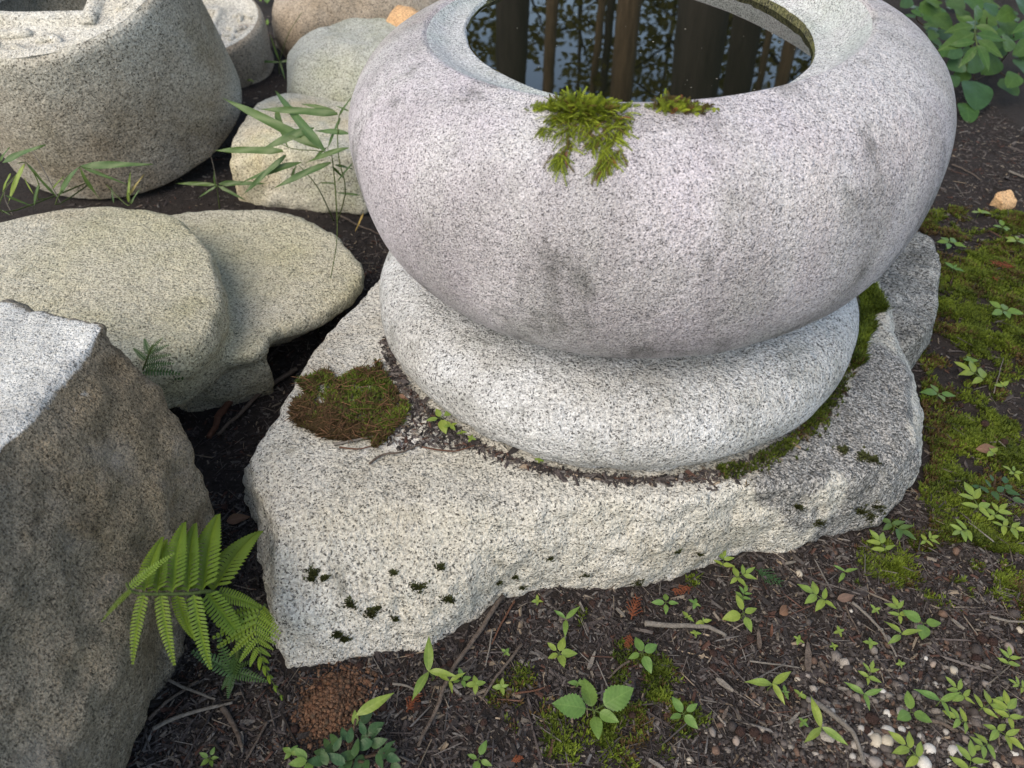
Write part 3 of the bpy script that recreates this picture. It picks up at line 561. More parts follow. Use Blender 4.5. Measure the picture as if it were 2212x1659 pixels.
def seedling(p, size, typ, mat, label, cat='seedling', group='seedlings sprouting in the litter', ang=None, stem='stem', lift=None):
    r = random.Random(hash((round(p[0], 3), round(p[1], 3))) & 0xffff)
    th = r.uniform(0, 6.28) if ang is None else math.radians(ang)
    base = (p[0], p[1], p[2]-.004); e = empty('seedling', base, label, cat, group)
    h = (lift if lift is not None else size*.38)+.004
    top = np.array([p[0], p[1]-.0, p[2]+h])
    def L(b, a, l, kind, el=.15, pet=.0):
        if pet:
            q = np.array(b)+np.array([math.cos(a)*math.cos(el), math.sin(a)*math.cos(el), math.sin(el)])*pet; add_tube(e, [b, q], size*.012, stem, 'leaf_stalk', 4); b = q
        add_leaf(e, b, (math.cos(a)*math.cos(el), math.sin(a)*math.cos(el), math.sin(el)), l, kind, mat, (r.uniform(-.25, .25), r.uniform(-.35, .05), 1))
    add_tube(e, [base, (top+np.array(base))/2+(r.uniform(-.1, .1)*size, 0, 0), top], [size*.022, size*.018, size*.014], stem)
    if typ == 'whorl':
        d = np.array([math.cos(th), math.sin(th), .25]); a1 = top+d*size*.24
        add_tube(e, [top-d*size*.14, top, a1], [size*.016, size*.014, size*.008], stem)
        for k, q in enumerate((-.08, .14)):
            for sgn in (-1, 1): L(top+d*size*q, th+sgn*(1.35-.35*k)+r.uniform(-.2, .2), size*r.uniform(.40, .50), 'ovate', .1+.1*k)
        if r.random() < .6: L(top-d*size*.1, th+3.14+r.uniform(-.4, .4), size*.36, 'ovate', .05)
        L(a1, th+r.uniform(-.2, .2), size*.44, 'ovate', .25)
    elif typ == 'star':
        n = r.choice((4, 5))
        for k in range(n): L(top, th+k*6.283/n+r.uniform(-.2, .2), size*r.uniform(.34, .54), 'wide', r.uniform(-.1, .4), size*r.uniform(.03, .14))
    elif typ == 'tiny':
        for k in range(4): L(top, th+k*1.571+r.uniform(-.25, .25), size*r.uniform(.42, .58), 'wide', .15)
    elif typ == 'blade':
        for k, a in enumerate((0, 2.2, 4.3)): L(top+(0, 0, .002*k), th+a+r.uniform(-.3, .3), size*(.62, .58, .5)[k]*r.uniform(.9, 1.1), 'blade', (.35, .3, .2)[k])
    elif typ == 'broad':
        for k, (a, l) in enumerate(((0, .58), (1.3, .50), (2.7, .56), (4.2, .40), (5.2, .34))): L(top-(0, 0, .1*size*(k % 2)), th+a+r.uniform(-.2, .2), size*l*.9, 'serr' if k < 3 else 'wide', r.uniform(-.15, .35), size*(.16, .1, .14, .05, .08)[k])
    elif typ == 'serr':
        for k in range(3): L(top, th+k*2.094+r.uniform(-.2, .2), size*r.uniform(.38, .56), 'serr', r.uniform(0, .3), size*.08)
    elif typ == 'pair':
        for k in range(2): L(top, th+k*3.14+r.uniform(-.4, .4), size*.6, 'wide', .2)
        L(top, th+1.4, size*.35, 'ovate', .4); L(top, th+4.5, size*.3, 'ovate', .4)
    return e
B, Md, Dk = 'leaf_bright', 'leaf_mid', 'leaf_dark'
SEED = [  # study crop, x, y, spread there, form, leaf colour, heading, label
 ('R8', 545, 465, 150, 'whorl', B, 70, 'pale green seedling against the slab front just right of its middle'),
 ('R8', 635, 540, 170, 'whorl', B, 20, 'pale green seedling just below the one touching the slab front'),
 ('R8', 230, 685, 150, 'star', Md, 80, 'small green seedling above the grey curved twig'),
 ('R8', 655, 650, 120, 'whorl', Md, 60, 'green seedling tucked directly above the leafy clump beside the grey twig end'),
 ('R8', 660, 745, 220, 'star', B, 10, 'leafy yellow green seedling right of the grey curved twig end'),
 ('R8', 1085, 660, 220, 'whorl', B, 150, 'bright seedling beside a fallen brown leaf in the bark litter'),
 ('R8', 1212, 520, 150, 'blade', Md, 250, 'green blade leaved sprout upright between the slab and the moss'),
 ('R8', 1430, 380, 190, 'whorl', B, 110, 'bright seedling below the mossy right corner of the slab'),
 ('R8', 1490, 260, 210, 'whorl', Dk, 300, 'dark green seedling in the shade under the right corner of the slab'),
 ('R8', 1672, 340, 120, 'whorl', B, 20, 'little pale seedling right of the one at the slab corner'),
 ('R8', 1945, 140, 230, 'whorl', B, 100, 'uppermost pale seedling of the group on the moss at right'),
 ('R8', 1880, 285, 190, 'whorl', B, 200, 'lower left pale seedling of the group on the moss at right'),
 ('R8', 2050, 195, 170, 'whorl', B, 40, 'middle pale seedling of the group on the moss at right'),
 ('R8', 2110, 265, 180, 'whorl', B, 330, 'rightmost pale seedling of the group on the moss at right'),
 ('R8', 1515, 740, 160, 'whorl', B, 90, 'small bright seedling just above the serrated one'),
 ('R8', 1650, 800, 230, 'serr', Md, 10, 'seedling with jagged toothed leaves in the middle of the right litter'),
 ('R8', 1525, 865, 210, 'blade', B, 230, 'bright blade leaved sprout at the foot of the toothed seedling'),
 ('R8', 1385, 725, 75, 'tiny', B, 30, 'tiny sprout left of the toothed seedling'),
 ('R8', 1185, 845, 75, 'tiny', B, 10, 'tiny sprout below the bright seedling with the fallen leaf'),
 ('R8', 960, 890, 75, 'tiny', B, 50, 'tiny rounded sprout above an upright brown wood chip'),
 ('R8', 1155, 925, 60, 'tiny', B, 0, 'smallest round sprout between wood chip and thin twig'),
 ('R8', 1360, 910, 85, 'tiny', B, 80, 'tiny pointed sprout left of the long thin straight twig'),
 ('R8', 2120, 1010, 150, 'whorl', B, 60, 'lone pale seedling near the right edge above the gravel'),
 ('R8', 1525, 1025, 70, 'tiny', B, 0, 'tiny sprout right of the end of the long thin twig'),
 ('R8', 100, 960, 210, 'star', Md, 200, 'mid green seedling with broad leaves left below the grey curved twig'),
 ('R8', 815, 1140, 260, 'blade', B, 45, 'three bladed bright sprout in the middle of the lower litter'),
 ('R8', 885, 1180, 80, 'pair', Md, 270, 'small round leaved sprout right of the three bladed sprout'),
 ('R8', 970, 1195, 80, 'pair', B, 330, 'single rounded seedling at the upper end of the curved twig'),
 ('R8', 1085, 1380, 330, 'blade', B, 80, 'tallest blade leaved sprout beside the curved grey twig'),
 ('R8', 985, 1345, 80, 'tiny', Md, 40, 'tiny dull sprout left of the tallest blade leaved sprout'),
 ('R8', 325, 1300, 210, 'star', Md, 120, 'green seedling on the right rim of the dark moss patch'),
 ('R8', 1350, 1085, 150, 'whorl', B, 60, 'pale seedling over the dark green blades above the gravel'),
 ('R8', 1320, 1195, 210, 'blade', Md, 20, 'dark green blade leaved sprout above the gravel'),
 ('R8', 1580, 1290, 210, 'serr', Md, 90, 'three lobed toothed seedling at the edge of the gravel'),
 ('R8', 1740, 1230, 240, 'blade', Md, 30, 'dull blade leaved sprout right of the three lobed seedling'),
 ('R8', 1860, 1190, 180, 'whorl', B, 120, 'topmost seedling of the dense clump at the lower right'),
 ('R8', 1990, 1260, 220, 'whorl', B, 20, 'pale seedling in the middle of the dense clump at the lower right'),
 ('R8', 2120, 1300, 210, 'whorl', B, 80, 'rightmost seedling of the dense clump at the lower right'),
 ('R8', 1870, 1340, 190, 'whorl', B, 160, 'leftmost seedling of the dense clump at the lower right'),
 ('R8', 2075, 1400, 200, 'whorl', B, 310, 'low right seedling of the dense clump at the lower right'),
 ('R8', 1995, 1470, 190, 'whorl', B, 200, 'lowest seedling of the dense clump at the lower right'),
 ('R8', 1600, 1520, 260, 'whorl', B, 130, 'large pale seedling among white pebbles at the bottom edge'),
 ('R8', 1905, 1590, 240, 'whorl', B, 60, 'pale seedling at the bottom edge right of the white pebbles'),
 ('R8', 2190, 1150, 120, 'whorl', B, 150, 'seedling cut by the right edge above the dense clump'),
 ('R8', 435, 790, 90, 'pair', B, 180, 'small flat sprout resting on the grey curved twig'),
 ('R8', 350, 765, 80, 'pair', B, 120, 'small pale sprout just above the middle of the grey curved twig'),
 ('R8', 390, 690, 80, 'tiny', Md, 60, 'small sprout behind the middle of the grey curved twig'),
 ('R8', 390, 855, 70, 'tiny', B, 0, 'small sprout just below the grey curved twig'),
 ('R7', 1645, 455, 75, 'tiny', B, 90, 'tiny sprout touching the front edge of the slab'),
 ('R7', 1800, 560, 190, 'blade', Md, 270, 'drooping folded green sprout in front of the slab middle'),
 ('R7', 1765, 745, 190, 'star', B, 280, 'yellow green sprout below the drooping folded sprout'),
 ('R7', 1045, 850, 330, 'blade', B, 110, 'large blade leaved sprout leaning over the long brown twig'),
 ('R7', 1160, 900, 170, 'blade', B, 40, 'second blade leaved sprout growing right across the long brown twig'),
 ('R7', 1230, 890, 120, 'star', Md, 200, 'small seedling just right of the long brown twig'),
 ('R7', 1305, 915, 120, 'tiny', B, 90, 'four leaved sprout second right of the long brown twig'),
 ('R7', 1448, 930, 100, 'tiny', B, 100, 'four leaved sprout farthest right of the long brown twig'),
 ('R7', 1470, 740, 70, 'tiny', Md, 45, 'tiny dull sprout in the litter above the four leaved sprouts'),
 ('R7', 1960, 1060, 400, 'broad', Md, 30, 'largest seedling with broad jagged leaves at the bottom middle'),
 ('R7', 1870, 910, 110, 'pair', Md, 160, 'small sprout at the upper left of the broad leaved seedling'),
 ('R7', 1320, 1330, 180, 'star', Md, 70, 'green seedling cut by the bottom edge below the long twig'),
 ('R7', 285, 1290, 110, 'tiny', Md, 60, 'round leaved sprout left of the glossy shrub'),
 ('R3', 950, 1620, 110, 'star', Md, 80, 'green seedling at the bottom edge beside the angular rock'),
 ('R6', 920, 1010, 190, 'star', Md, 90, 'four leaved bright seedling on the moss beside the slab'),
 ('R6', 1130, 920, 220, 'whorl', B, 140, 'pale seedling with dry grass blades on the moss'),
 ('R6', 1255, 970, 90, 'pair', B, 20, 'small sprout right of the dry grass blades on the moss'),
 ('R6', 1260, 580, 180, 'star', Md, 200, 'broad leaved seedling on the moss near the right edge below the red sprig'),
 ('R6', 980, 225, 170, 'star', Md, 30, 'seedling beside the top of the dark speckled stone'),
 ('R6', 1000, 360, 100, 'pair', Md, 320, 'half hidden seedling at the right flank of the dark speckled stone'),
 ('R6', 1258, 150, 110, 'star', Md, 80, 'seedling on the moss below the peach stone'),
 ('R6', 1325, 215, 120, 'star', B, 200, 'round leaved seedling at the right edge below the peach stone'),
 ('R6', 1135, 70, 100, 'pair', B, 0, 'sprout where moss meets bare soil left of the peach stone'),
 ('R6', 1200, 1315, 90, 'pair', B, 30, 'small sprout by the curled dead leaf on the moss'),
 ('R6', 1310, 1420, 110, 'star', B, 70, 'bright seedling above the small dark glossy bush on the moss'),
 ('R6', 1090, 840, 90, 'tiny', Md, 80, 'small sprout above the pale seedling with dry grass blades'),
]
for reg, x, y, spread, typ, mat, ang, label in SEED:
    s_ = {'R8': 2.212, 'R7': 2.212, 'R6': 2.074, 'R3': 1.8026}[reg]
    u, v = zm(reg, x, y); p = gpos(u, v); dep = (p-np.array([0, 0, CAMZ]))@FW
    size = spread/s_*.864/FPX*dep*.90; lift = size*.30
    p = gpos(u, v, 0); q = gpos(u, v, lift); base = np.array([q[0], q[1], q[2]-lift])
    seedling(base, size, typ, mat, label, ang=ang, lift=lift)
def hit(u, v, *keys):
    best = None; d = Vector(ray(u, v)).normalized()
    for k in keys:
        h = BVH[k].ray_cast(Vector((0, 0, CAMZ)), d)
        if h[0] is not None and (best is None or h[3] < best[3]): best = h
    return best
for x, y, spread, typ, label in [(1190, 1080, 210, 'star', 'bright seedling in the dirt between the moss pad and the pedestal disc'), (1250, 1125, 110, 'tiny', 'small sprout touching the bright seedling by the pedestal disc'),
                                 (1315, 1165, 60, 'pair', 'tiny yellow sprout below the pedestal disc'), (1372, 1200, 65, 'tiny', 'tiny sprout right of the yellow one at the pedestal foot'), (1772, 1330, 65, 'tiny', 'tiny lone sprout at the front foot of the pedestal disc')]:
    u, v = zm('S1', x, y); h = hit(u, v, 'slab_stone'); p = np.array(h[0]) if h else at(u, v, .16)
    seedling(p, spread/2.37*.864/FPX*1.05, typ, B, label, group='sprouts on the slab', lift=.006)

# ------------------------------------------------------------------ ferns
def pinna_mesh(name, mat, lobes=20, w=.112, tipw=.5):
    V = []; F = []
    def add(q): V.append(q); return len(V)-1
    n = lobes
    for side in (-1, 1):
        for i in range(n):
            t = .03+.95*i/n; dt = .98/n; ww = w*(1-.9*max(0, (t-.30)/.70)**1.4)*(.86+.14*min(1, t/.12)); zb = -.22*t*t
            dx = side*ww; fy = .35*ww
            b0 = add((0, t-dt*.5, zb)); b1 = add((0, t+dt*.5, zb)); zl = zb+.25*ww
            m0 = add((dx*.30, t-dt*.34+fy*.3, zl)); m1 = add((dx*.30, t+dt*.30+fy*.3, zl)); e0 = add((dx*.80, t-dt*.34+fy*.75, zl-.06*ww)); e1 = add((dx*.86, t+dt*.22+fy*.9, zl-.03*ww)); tp = add((dx, t+fy+dt*.02, zl-.12*ww))
            q = [(b0, m0, m1, b1), (m0, e0, e1, m1), (e0, tp, e1, e1)]
            for f in q: F.append(f if side > 0 else f[::-1])
    k = [add((s_*.006*(1-t), t, -.22*t*t+.004)) for t in np.linspace(0, 1, 9) for s_ in (-1, 1)]
    for i in range(8): F.append((k[2*i], k[2*i+1], k[2*i+3], k[2*i+2]))
    me = bpy.data.meshes.new(name); F2 = [tuple(dict.fromkeys(f)) for f in F]; me.from_pydata(V, [], F2); me.materials.append(mat)
    for p_ in me.polygons: p_.use_smooth = True
    return me
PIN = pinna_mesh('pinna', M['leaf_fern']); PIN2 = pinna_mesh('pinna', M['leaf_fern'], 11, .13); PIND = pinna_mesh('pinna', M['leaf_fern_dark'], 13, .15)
def pinna(par, a, b, me, up=(0, 0, 1), wide=1.0):
    a = np.array(a); b = np.array(b); L = float(np.linalg.norm(b-a)); 
    d = (b-a)/L; d = d+np.array([0, 0, .2]); d /= np.linalg.norm(d)          # the pinna droops back down to its tip
    return obj('pinna', me, par, mat4=frame(Vector(a)-par.location, d, up, (L*wide, L, L)))
def fe(x, y, z): return at(*zm('FE', x, y), z)
root = gpos(*zm('FE', 1120, 1330)); fern = empty('fern', tuple(root-(0, 0, .01)), 'large bright green fern frond leaning on the angular rock', 'fern', 'ferns beside the stones')
ra = [root, fe(1130, 1120, .09), fe(1090, 860, .16), fe(1010, 730, .20), fe(900, 697, .225), fe(780, 712, .24), fe(600, 718, .255), fe(400, 718, .27), fe(310, 706, .275), fe(258, 670, .28), fe(242, 628, .285)]
add_tube(fern, spline(ra, 44), np.linspace(.0032, .0011, 44), 'stem', 'rachis', 6)
for (bx, by, bz), (tx, ty, tz), wd in [((270, 668, .28), (640, 392, .29), .95), ((385, 700, .27), (525, 255, .235), .9), ((490, 708, .263), (545, 280, .22), .95), ((610, 710, .255), (690, 140, .215), 1), ((735, 705, .245), (775, 150, .20), .9), ((850, 700, .232), (958, 75, .17), 1),
        ((930, 698, .22), (1320, 195, .12), 1), ((960, 705, .21), (1360, 860, .15), 1.1), ((280, 690, .28), (42, 950, .275), .85), ((385, 720, .27), (285, 1300, .22), .9), ((520, 720, .26), (615, 1312, .20), .92), ((650, 720, .25), (765, 1150, .17), .95), ((780, 718, .24), (900, 1362, .155), .95), ((880, 705, .225), (1225, 1200, .12), 1.1)]:
    pinna(fern, fe(bx, by, bz), fe(tx, ty, tz), PIN, (0, -.25, 1), wd)
r2 = gpos(*zm('FE', 1240, 1230)); fern2 = empty('fern', tuple(r2-(0, 0, .01)), 'narrow feathery fern frond hanging by the left corner of the slab', 'fern', 'ferns beside the stones')
ra = [r2, fe(1300, 1000, .14), fe(1350, 800, .155), fe(1300, 870, .16), fe(1275, 1000, .155), fe(1305, 1180, .13), fe(1380, 1370, .085), fe(1495, 1560, .03)]
add_tube(fern2, spline(ra[:3], 8), .0014, 'stem', 'stalk'); main = spline(ra[2:], 40); add_tube(fern2, main, np.linspace(.0014, .0005, 40), 'stem', 'rachis')
for i in range(4, 39, 3):
    p = main[i]; t = main[min(i+1, 39)]-main[i-1]; t /= np.linalg.norm(t); sd_ = np.cross(t, (0, 0, 1)); L = .046*min(1, .5+i/18)*(1-(i/42)**1.8)+.006
    for sg in (-1, 1): pinna(fern2, p, p+(sd_*sg*.85+t*.5)*L*(1.25 if sg > 0 else .8)-(0, 0, .15*L), PIN2, (0, -.3, 1), 1.0)
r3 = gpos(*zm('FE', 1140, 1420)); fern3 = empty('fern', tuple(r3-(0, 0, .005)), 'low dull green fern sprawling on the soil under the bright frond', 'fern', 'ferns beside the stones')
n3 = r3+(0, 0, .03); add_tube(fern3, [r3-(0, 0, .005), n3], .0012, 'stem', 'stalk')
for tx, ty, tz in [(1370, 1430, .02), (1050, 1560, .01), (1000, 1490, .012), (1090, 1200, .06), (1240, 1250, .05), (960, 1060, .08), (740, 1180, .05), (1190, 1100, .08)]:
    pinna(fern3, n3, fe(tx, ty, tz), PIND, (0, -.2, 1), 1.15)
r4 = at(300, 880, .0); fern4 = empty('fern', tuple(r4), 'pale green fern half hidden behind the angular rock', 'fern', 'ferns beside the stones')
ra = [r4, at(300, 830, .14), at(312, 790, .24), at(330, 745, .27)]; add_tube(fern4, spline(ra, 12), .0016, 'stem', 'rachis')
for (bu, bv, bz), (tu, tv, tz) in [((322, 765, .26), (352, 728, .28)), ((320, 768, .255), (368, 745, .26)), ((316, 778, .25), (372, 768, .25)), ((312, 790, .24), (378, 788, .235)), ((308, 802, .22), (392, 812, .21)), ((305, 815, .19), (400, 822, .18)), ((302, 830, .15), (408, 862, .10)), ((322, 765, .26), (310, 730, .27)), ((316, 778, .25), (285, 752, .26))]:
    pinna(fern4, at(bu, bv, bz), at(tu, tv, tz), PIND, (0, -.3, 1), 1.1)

# ------------------------------------------------------------------ bamboo grass
def bamboo(root, stems, leaves, label, group='bamboo grass between the stones', straw=()):
    e = empty('bamboo_grass', tuple(root), label, 'bamboo grass', group)
    for st in stems: add_tube(e, spline(st, 14), np.linspace(.0017, .0009, 14), 'stem', 'stem')
    for st in straw: add_tube(e, spline(st, 10), np.linspace(.0014, .0005, 10), 'twig_grey', 'dry_stalk')
    for a, b, m in leaves:
        a = np.array(a); b = np.array(b); L = float(np.linalg.norm(b-a)); d = (b-a)/L+np.array([0, 0, .14])
        add_leaf(e, a, d, L, 'bamboo', m, (random.uniform(-.25, .25), -1, .9), wscale=random.uniform(.9, 1.3))
    return e
def r1(x, y, z): return at(*zm('R1', x, y), z)
g0 = gpos(728, 482); W_ = 'leaf_bamboo'
bamboo(g0, [[g0, r1(1935, 1150, .12), r1(1920, 970, .20), r1(1890, 880, .24), r1(1700, 860, .26), r1(1620, 830, .27)], [g0, r1(1990, 1100, .14), r1(1950, 900, .24), r1(1950, 680, .30), r1(2000, 600, .31)], [g0+(-.01, .01, 0), r1(1830, 1080, .14), r1(1720, 950, .20)]],
  [(r1(bx, by, bz), r1(tx, ty, tz), m) for bx, by, bz, tx, ty, tz, m in [
   (1870, 870, .25, 1515, 520, .33, W_), (1840, 850, .25, 1265, 625, .30, W_), (1630, 868, .26, 1240, 915, .23, W_), (1735, 935, .22, 1390, 1065, .19, W_), (1905, 935, .22, 1575, 1115, .17, W_), (1945, 655, .30, 1495, 680, .29, W_), (1930, 640, .30, 1715, 612, .30, W_),
   (2010, 770, .28, 1790, 765, .27, W_), (1810, 735, .28, 1480, 895, .24, W_), (2010, 850, .26, 1750, 955, .22, W_), (1960, 680, .29, 1890, 870, .24, W_), (1645, 895, .24, 1420, 1145, .16, W_), (1590, 615, .28, 1625, 835, .24, W_), (2070, 1125, .10, 1925, 1120, .10, W_),
   (1925, 1055, .14, 1835, 1065, .13, W_), (2095, 1225, .06, 2050, 1345, .03, 'leaf_straw'), (2010, 640, .30, 1925, 612, .31, W_), (2030, 940, .20, 1945, 1060, .16, W_), (1705, 955, .20, 1665, 1070, .16, W_), (1950, 670, .30, 2030, 560, .33, W_), (1930, 950, .2, 2040, 985, .17, W_), (1915, 960, .2, 1990, 1050, .15, W_), (1880, 850, .25, 1800, 940, .21, W_)]],
  'dense spray of bamboo grass leaves hugging the left side of the basin')
g1 = np.array(at(165, 440, .0)) + (0, .15, 0)
bamboo(g1, [[g1, r1(330, 1180, .20), r1(400, 1030, .26), r1(462, 960, .29)], [g1, r1(250, 1150, .22), r1(225, 1060, .26), r1(160, 945, .30), r1(100, 940, .31)], [g1, r1(730, 1180, .19), r1(742, 1110, .22)], [g1, r1(60, 1220, .2), r1(25, 1100, .25), r1(100, 1000, .28)]],
  [(r1(bx, by, bz), r1(tx, ty, tz), m) for bx, by, bz, tx, ty, tz, m in [
   (465, 955, .29, 885, 990, .27, W_), (465, 960, .29, 725, 1085, .24, W_), (460, 965, .29, 555, 1175, .21, W_), (455, 962, .29, 295, 1185, .22, W_), (160, 948, .30, 325, 1155, .22, W_), (140, 945, .30, 50, 1180, .23, 'leaf_bright'), (15, 935, .30, 252, 855, .33, W_), (0, 930, .30, 48, 855, .33, W_),
   (740, 1165, .20, 742, 1000, .26, 'leaf_bright'), (740, 1130, .21, 832, 1012, .25, 'leaf_straw'), (655, 1170, .20, 640, 1075, .23, W_), (755, 1175, .20, 798, 1088, .23, W_), (225, 1055, .26, 190, 1205, .21, W_), (140, 1025, .27, 188, 1125, .24, 'leaf_bright'), (30, 1125, .25, 190, 1205, .21, W_), (60, 1000, .28, 20, 1110, .24, 'leaf_bright'), (300, 1090, .24, 370, 1020, .26, 'leaf_bright'), (10, 1210, .22, 60, 1245, .21, W_)]],
  'bamboo grass with long drooping blades in front of the tilted drum', straw=[[r1(350, 1170, .21), r1(230, 940, .28), r1(150, 825, .31)], [r1(75, 1240, .19), r1(25, 1110, .24), r1(110, 1000, .28)]])
g2 = gpos(*zm('R1', 1265, 1200))
bamboo(g2, [[g2, r1(1255, 1120, .05), r1(1250, 1060, .08)]], [(r1(bx, by, bz), r1(tx, ty, tz), m) for bx, by, bz, tx, ty, tz, m in [(1250, 1065, .08, 1000, 1080, .07, W_), (1255, 1070, .08, 1405, 1165, .05, W_), (1260, 1060, .08, 1510, 1075, .08, W_), (1250, 1070, .08, 1150, 1150, .05, W_), (1240, 1075, .08, 1230, 990, .13, W_)]],
  'small bamboo grass sprout with a dry upright stalk behind the tiered stone', straw=[[r1(1250, 1060, .08), r1(1215, 900, .16), r1(1160, 770, .23)]])
g3 = gpos(*zm('R1', 1610, 430))
bamboo(g3, [[g3, r1(1610, 360, .05), r1(1660, 200, .16), r1(1740, 70, .24)]], [(r1(bx, by, bz), r1(tx, ty, tz), m) for bx, by, bz, tx, ty, tz, m in [(1610, 355, .06, 1550, 200, .15, W_), (1610, 358, .06, 1740, 352, .06, W_), (1608, 358, .06, 1448, 372, .05, W_), (1612, 350, .06, 1640, 460, .01, W_)]],
  'single bamboo grass shoot beside the coin shaped stone')
p0 = gpos(*zm('R2', 1832, 990)); o = empty('grass_stalk', tuple(p0), 'one thin green grass stalk arching over the tip of the tiered stone', 'grass')
add_tube(o, spline([p0, at(*zm('R2', 1900, 700), .14), at(*zm('R2', 1942, 430), .26), at(*zm('R2', 1930, 120), .34)], 16), np.linspace(.0011, .0006, 16), 'stem', 'stem')

# ------------------------------------------------------------------ shrubs
def shrub(root, leaves, label, stems, cat='shrub', stemmat='stem_brown', group=None):
    e = empty('shrub', tuple(root), label, cat, group)
    for st in stems: add_tube(e, spline(st, 8), np.linspace(.003, .0015, 8), stemmat, 'branch')
    for a, d, L, kind, m, up in leaves: add_leaf(e, a, d, L, kind, m, up)
    return e
def r5(x, y, z): return at(*zm('R5', x, y), z)
rb_ = gpos(2150, 150); lv = []
for x, y, rad, z in [(1930, 540, 95, .07), (2080, 510, 75, .08), (1960, 390, 75, .12), (2050, 380, 80, .11), (1780, 390, 60, .12), (1795, 470, 50, .08), (1880, 650, 75, .03), (2170, 385, 65, .14), (2170, 470, 60, .12), (1700, 130, 60, .22), (1620, 60, 60, .24), (1850, 90, 50, .26), (2000, 60, 60, .28),
                     (2150, 100, 60, .27), (2120, 260, 70, .2), (1850, 320, 50, .16), (1760, 300, 50, .16), (1700, 210, 45, .18), (2190, 200, 70, .2), (1660, 20, 50, .26), (1560, 20, 45, .22), (1780, 30, 55, .28), (1900, 30, 60, .3), (2090, 150, 60, .22), (2010, 290, 60, .14), (1900, 440, 55, .09), (2190, 320, 55, .16), (2230, 420, 70, .13), (2250, 300, 70, .18), (1740, 80, 45, .2), (1950, 120, 55, .2), (2200, 40, 60, .3), (2240, 120, 60, .24), (1640, 110, 45, .16)]:
    a = r5(x, y-rad*.7, z); dep = (a-np.array([0, 0, CAMZ]))@FW; L = rad*2/2.304*.864/FPX*dep*random.uniform(.9, 1.1)
    th = random.uniform(-2.6, -.5); lv.append((a, (math.cos(th), math.sin(th)*.8, -.25), L, 'round', 'leaf_round' if random.random() < .7 else 'leaf_gloss', (random.uniform(-.3, .3), -.9, .8)))
for k in range(130):
    x, y = random.uniform(1520, 2300), random.uniform(-140, 340)
    if x < 1500+y*.9: continue
    a = r5(x, y, random.uniform(.03, .16)); th = random.uniform(0, 6.28); lv.append((a, (math.cos(th), math.sin(th), .1), random.uniform(.04, .075), random.choice(('round', 'wide')), random.choice(('leaf_round', 'leaf_gloss', 'leaf_gloss')), (random.uniform(-.4, .4), -.4, 1)))
st = [[rb_, r5(x, y+60, z*.6), r5(x, y, z)] for x, y, z in ((1930, 400, .08), (1700, 200, .16), (2050, 300, .11), (2150, 200, .2), (1850, 150, .24), (2000, 100, .26), (1620, 80, .22), (2180, 420, .12))]
shrub(rb_, lv, 'shrub of round glossy leaves in the back right corner', st)
rc_ = gpos(2080, 170); e = empty('compound_leaf_plant', tuple(rc_), 'plant with long pointed leaflets standing above the round leaved shrub', 'plant')
cx_ = r5(1930, 190, .33); add_tube(e, spline([rc_, r5(1960, 100, .2), r5(1935, 110, .30), cx_, r5(1950, 300, .30)], 14), .0018, 'stem', 'leaf_stalk')
for bx, by, tx, ty, bz, tz in [(1920, 150, 1770, 195, .34, .33), (1925, 190, 1755, 285, .335, .31), (1930, 240, 1785, 275, .325, .31), (1935, 150, 2050, 200, .34, .33), (1935, 195, 2095, 250, .335, .31), (1945, 230, 2080, 335, .325, .29), (1945, 260, 2010, 395, .315, .27), (1940, 265, 1850, 390, .315, .27), (1930, 120, 1960, 30, .34, .36), (1925, 120, 1830, 110, .34, .34), (2290, 120, 2180, 180, .3, .29), (1560, 60, 1620, 105, .26, .24)]:
    a, b = r5(bx, by, bz), r5(tx, ty, tz); add_leaf(e, a, b-a+np.array([0, 0, .01]), float(np.linalg.norm(b-a))*1.05, 'lance', 'leaf_round', (random.uniform(-.2, .2), -.9, .9), 'leaflet')
# small glossy bush at the bottom edge
rs = gpos(*zm('R7', 600, 1330)); lv = []; st = []
for x, y, L, th in [(700, 1090, 110, 60), (720, 1200, 130, 20), (690, 1240, 100, 200), (600, 1310, 110, 200), (540, 1330, 110, 160), (500, 1280, 110, 250), (470, 1320, 90, 120), (430, 1340, 90, 180), (800, 1290, 100, 20), (840, 1320, 80, 340), (770, 1330, 90, 300), (660, 1340, 100, 250), (610, 1200, 80, 80), (575, 1190, 70, 110), (745, 1150, 90, 30), (520, 1220, 80, 140), (340, 1300, 90, 150), (330, 1345, 90, 200), (380, 1370, 80, 250), (700, 1370, 100, 280), (560, 1390, 90, 230), (640, 1270, 90, 90), (760, 1240, 90, 10), (860, 1370, 80, 320), (480, 1240, 70, 130), (600, 1360, 100, 270), (450, 1290, 80, 170), (820, 1250, 70, 40), (540, 1250, 80, 60), (680, 1160, 80, 120)]:
    a = gpos(*zm('R7', x, y), random.uniform(.02, .05)); t_ = math.radians(th); l_ = L/2.212*.864/FPX*.95*1.05
    lv.append((a-np.array([math.cos(t_), math.sin(t_), 0])*l_*.4, (math.cos(t_), math.sin(t_), random.uniform(0, .5)), l_, 'wide', 'leaf_gloss' if x > 400 else 'leaf_mid', (random.uniform(-.5, .5), random.uniform(-.6, .2), 1)))
a = gpos(*zm('R7', 640, 1080), .055); lv.append((a, (.9, .45, .25), .052, 'blade', 'leaf_bright', (0, -.5, 1))); a = gpos(*zm('R7', 640, 1140), .04); lv.append((a, (-.2, .9, .3), .02, 'ovate', 'leaf_bright', (0, -.5, 1)))
for x, y, z in ((640, 1100, .05), (500, 1280, .03), (720, 1200, .04), (800, 1290, .03), (430, 1330, .03), (600, 1250, .04), (700, 1340, .03)): st.append([rs-(0, 0, .005), gpos(*zm('R7', (x+600)/2, (y+1330)/2), z*.6), gpos(*zm('R7', x, y), z)])
shrub(rs, lv, 'small dark glossy leaved bush at the bottom edge below the slab', st)
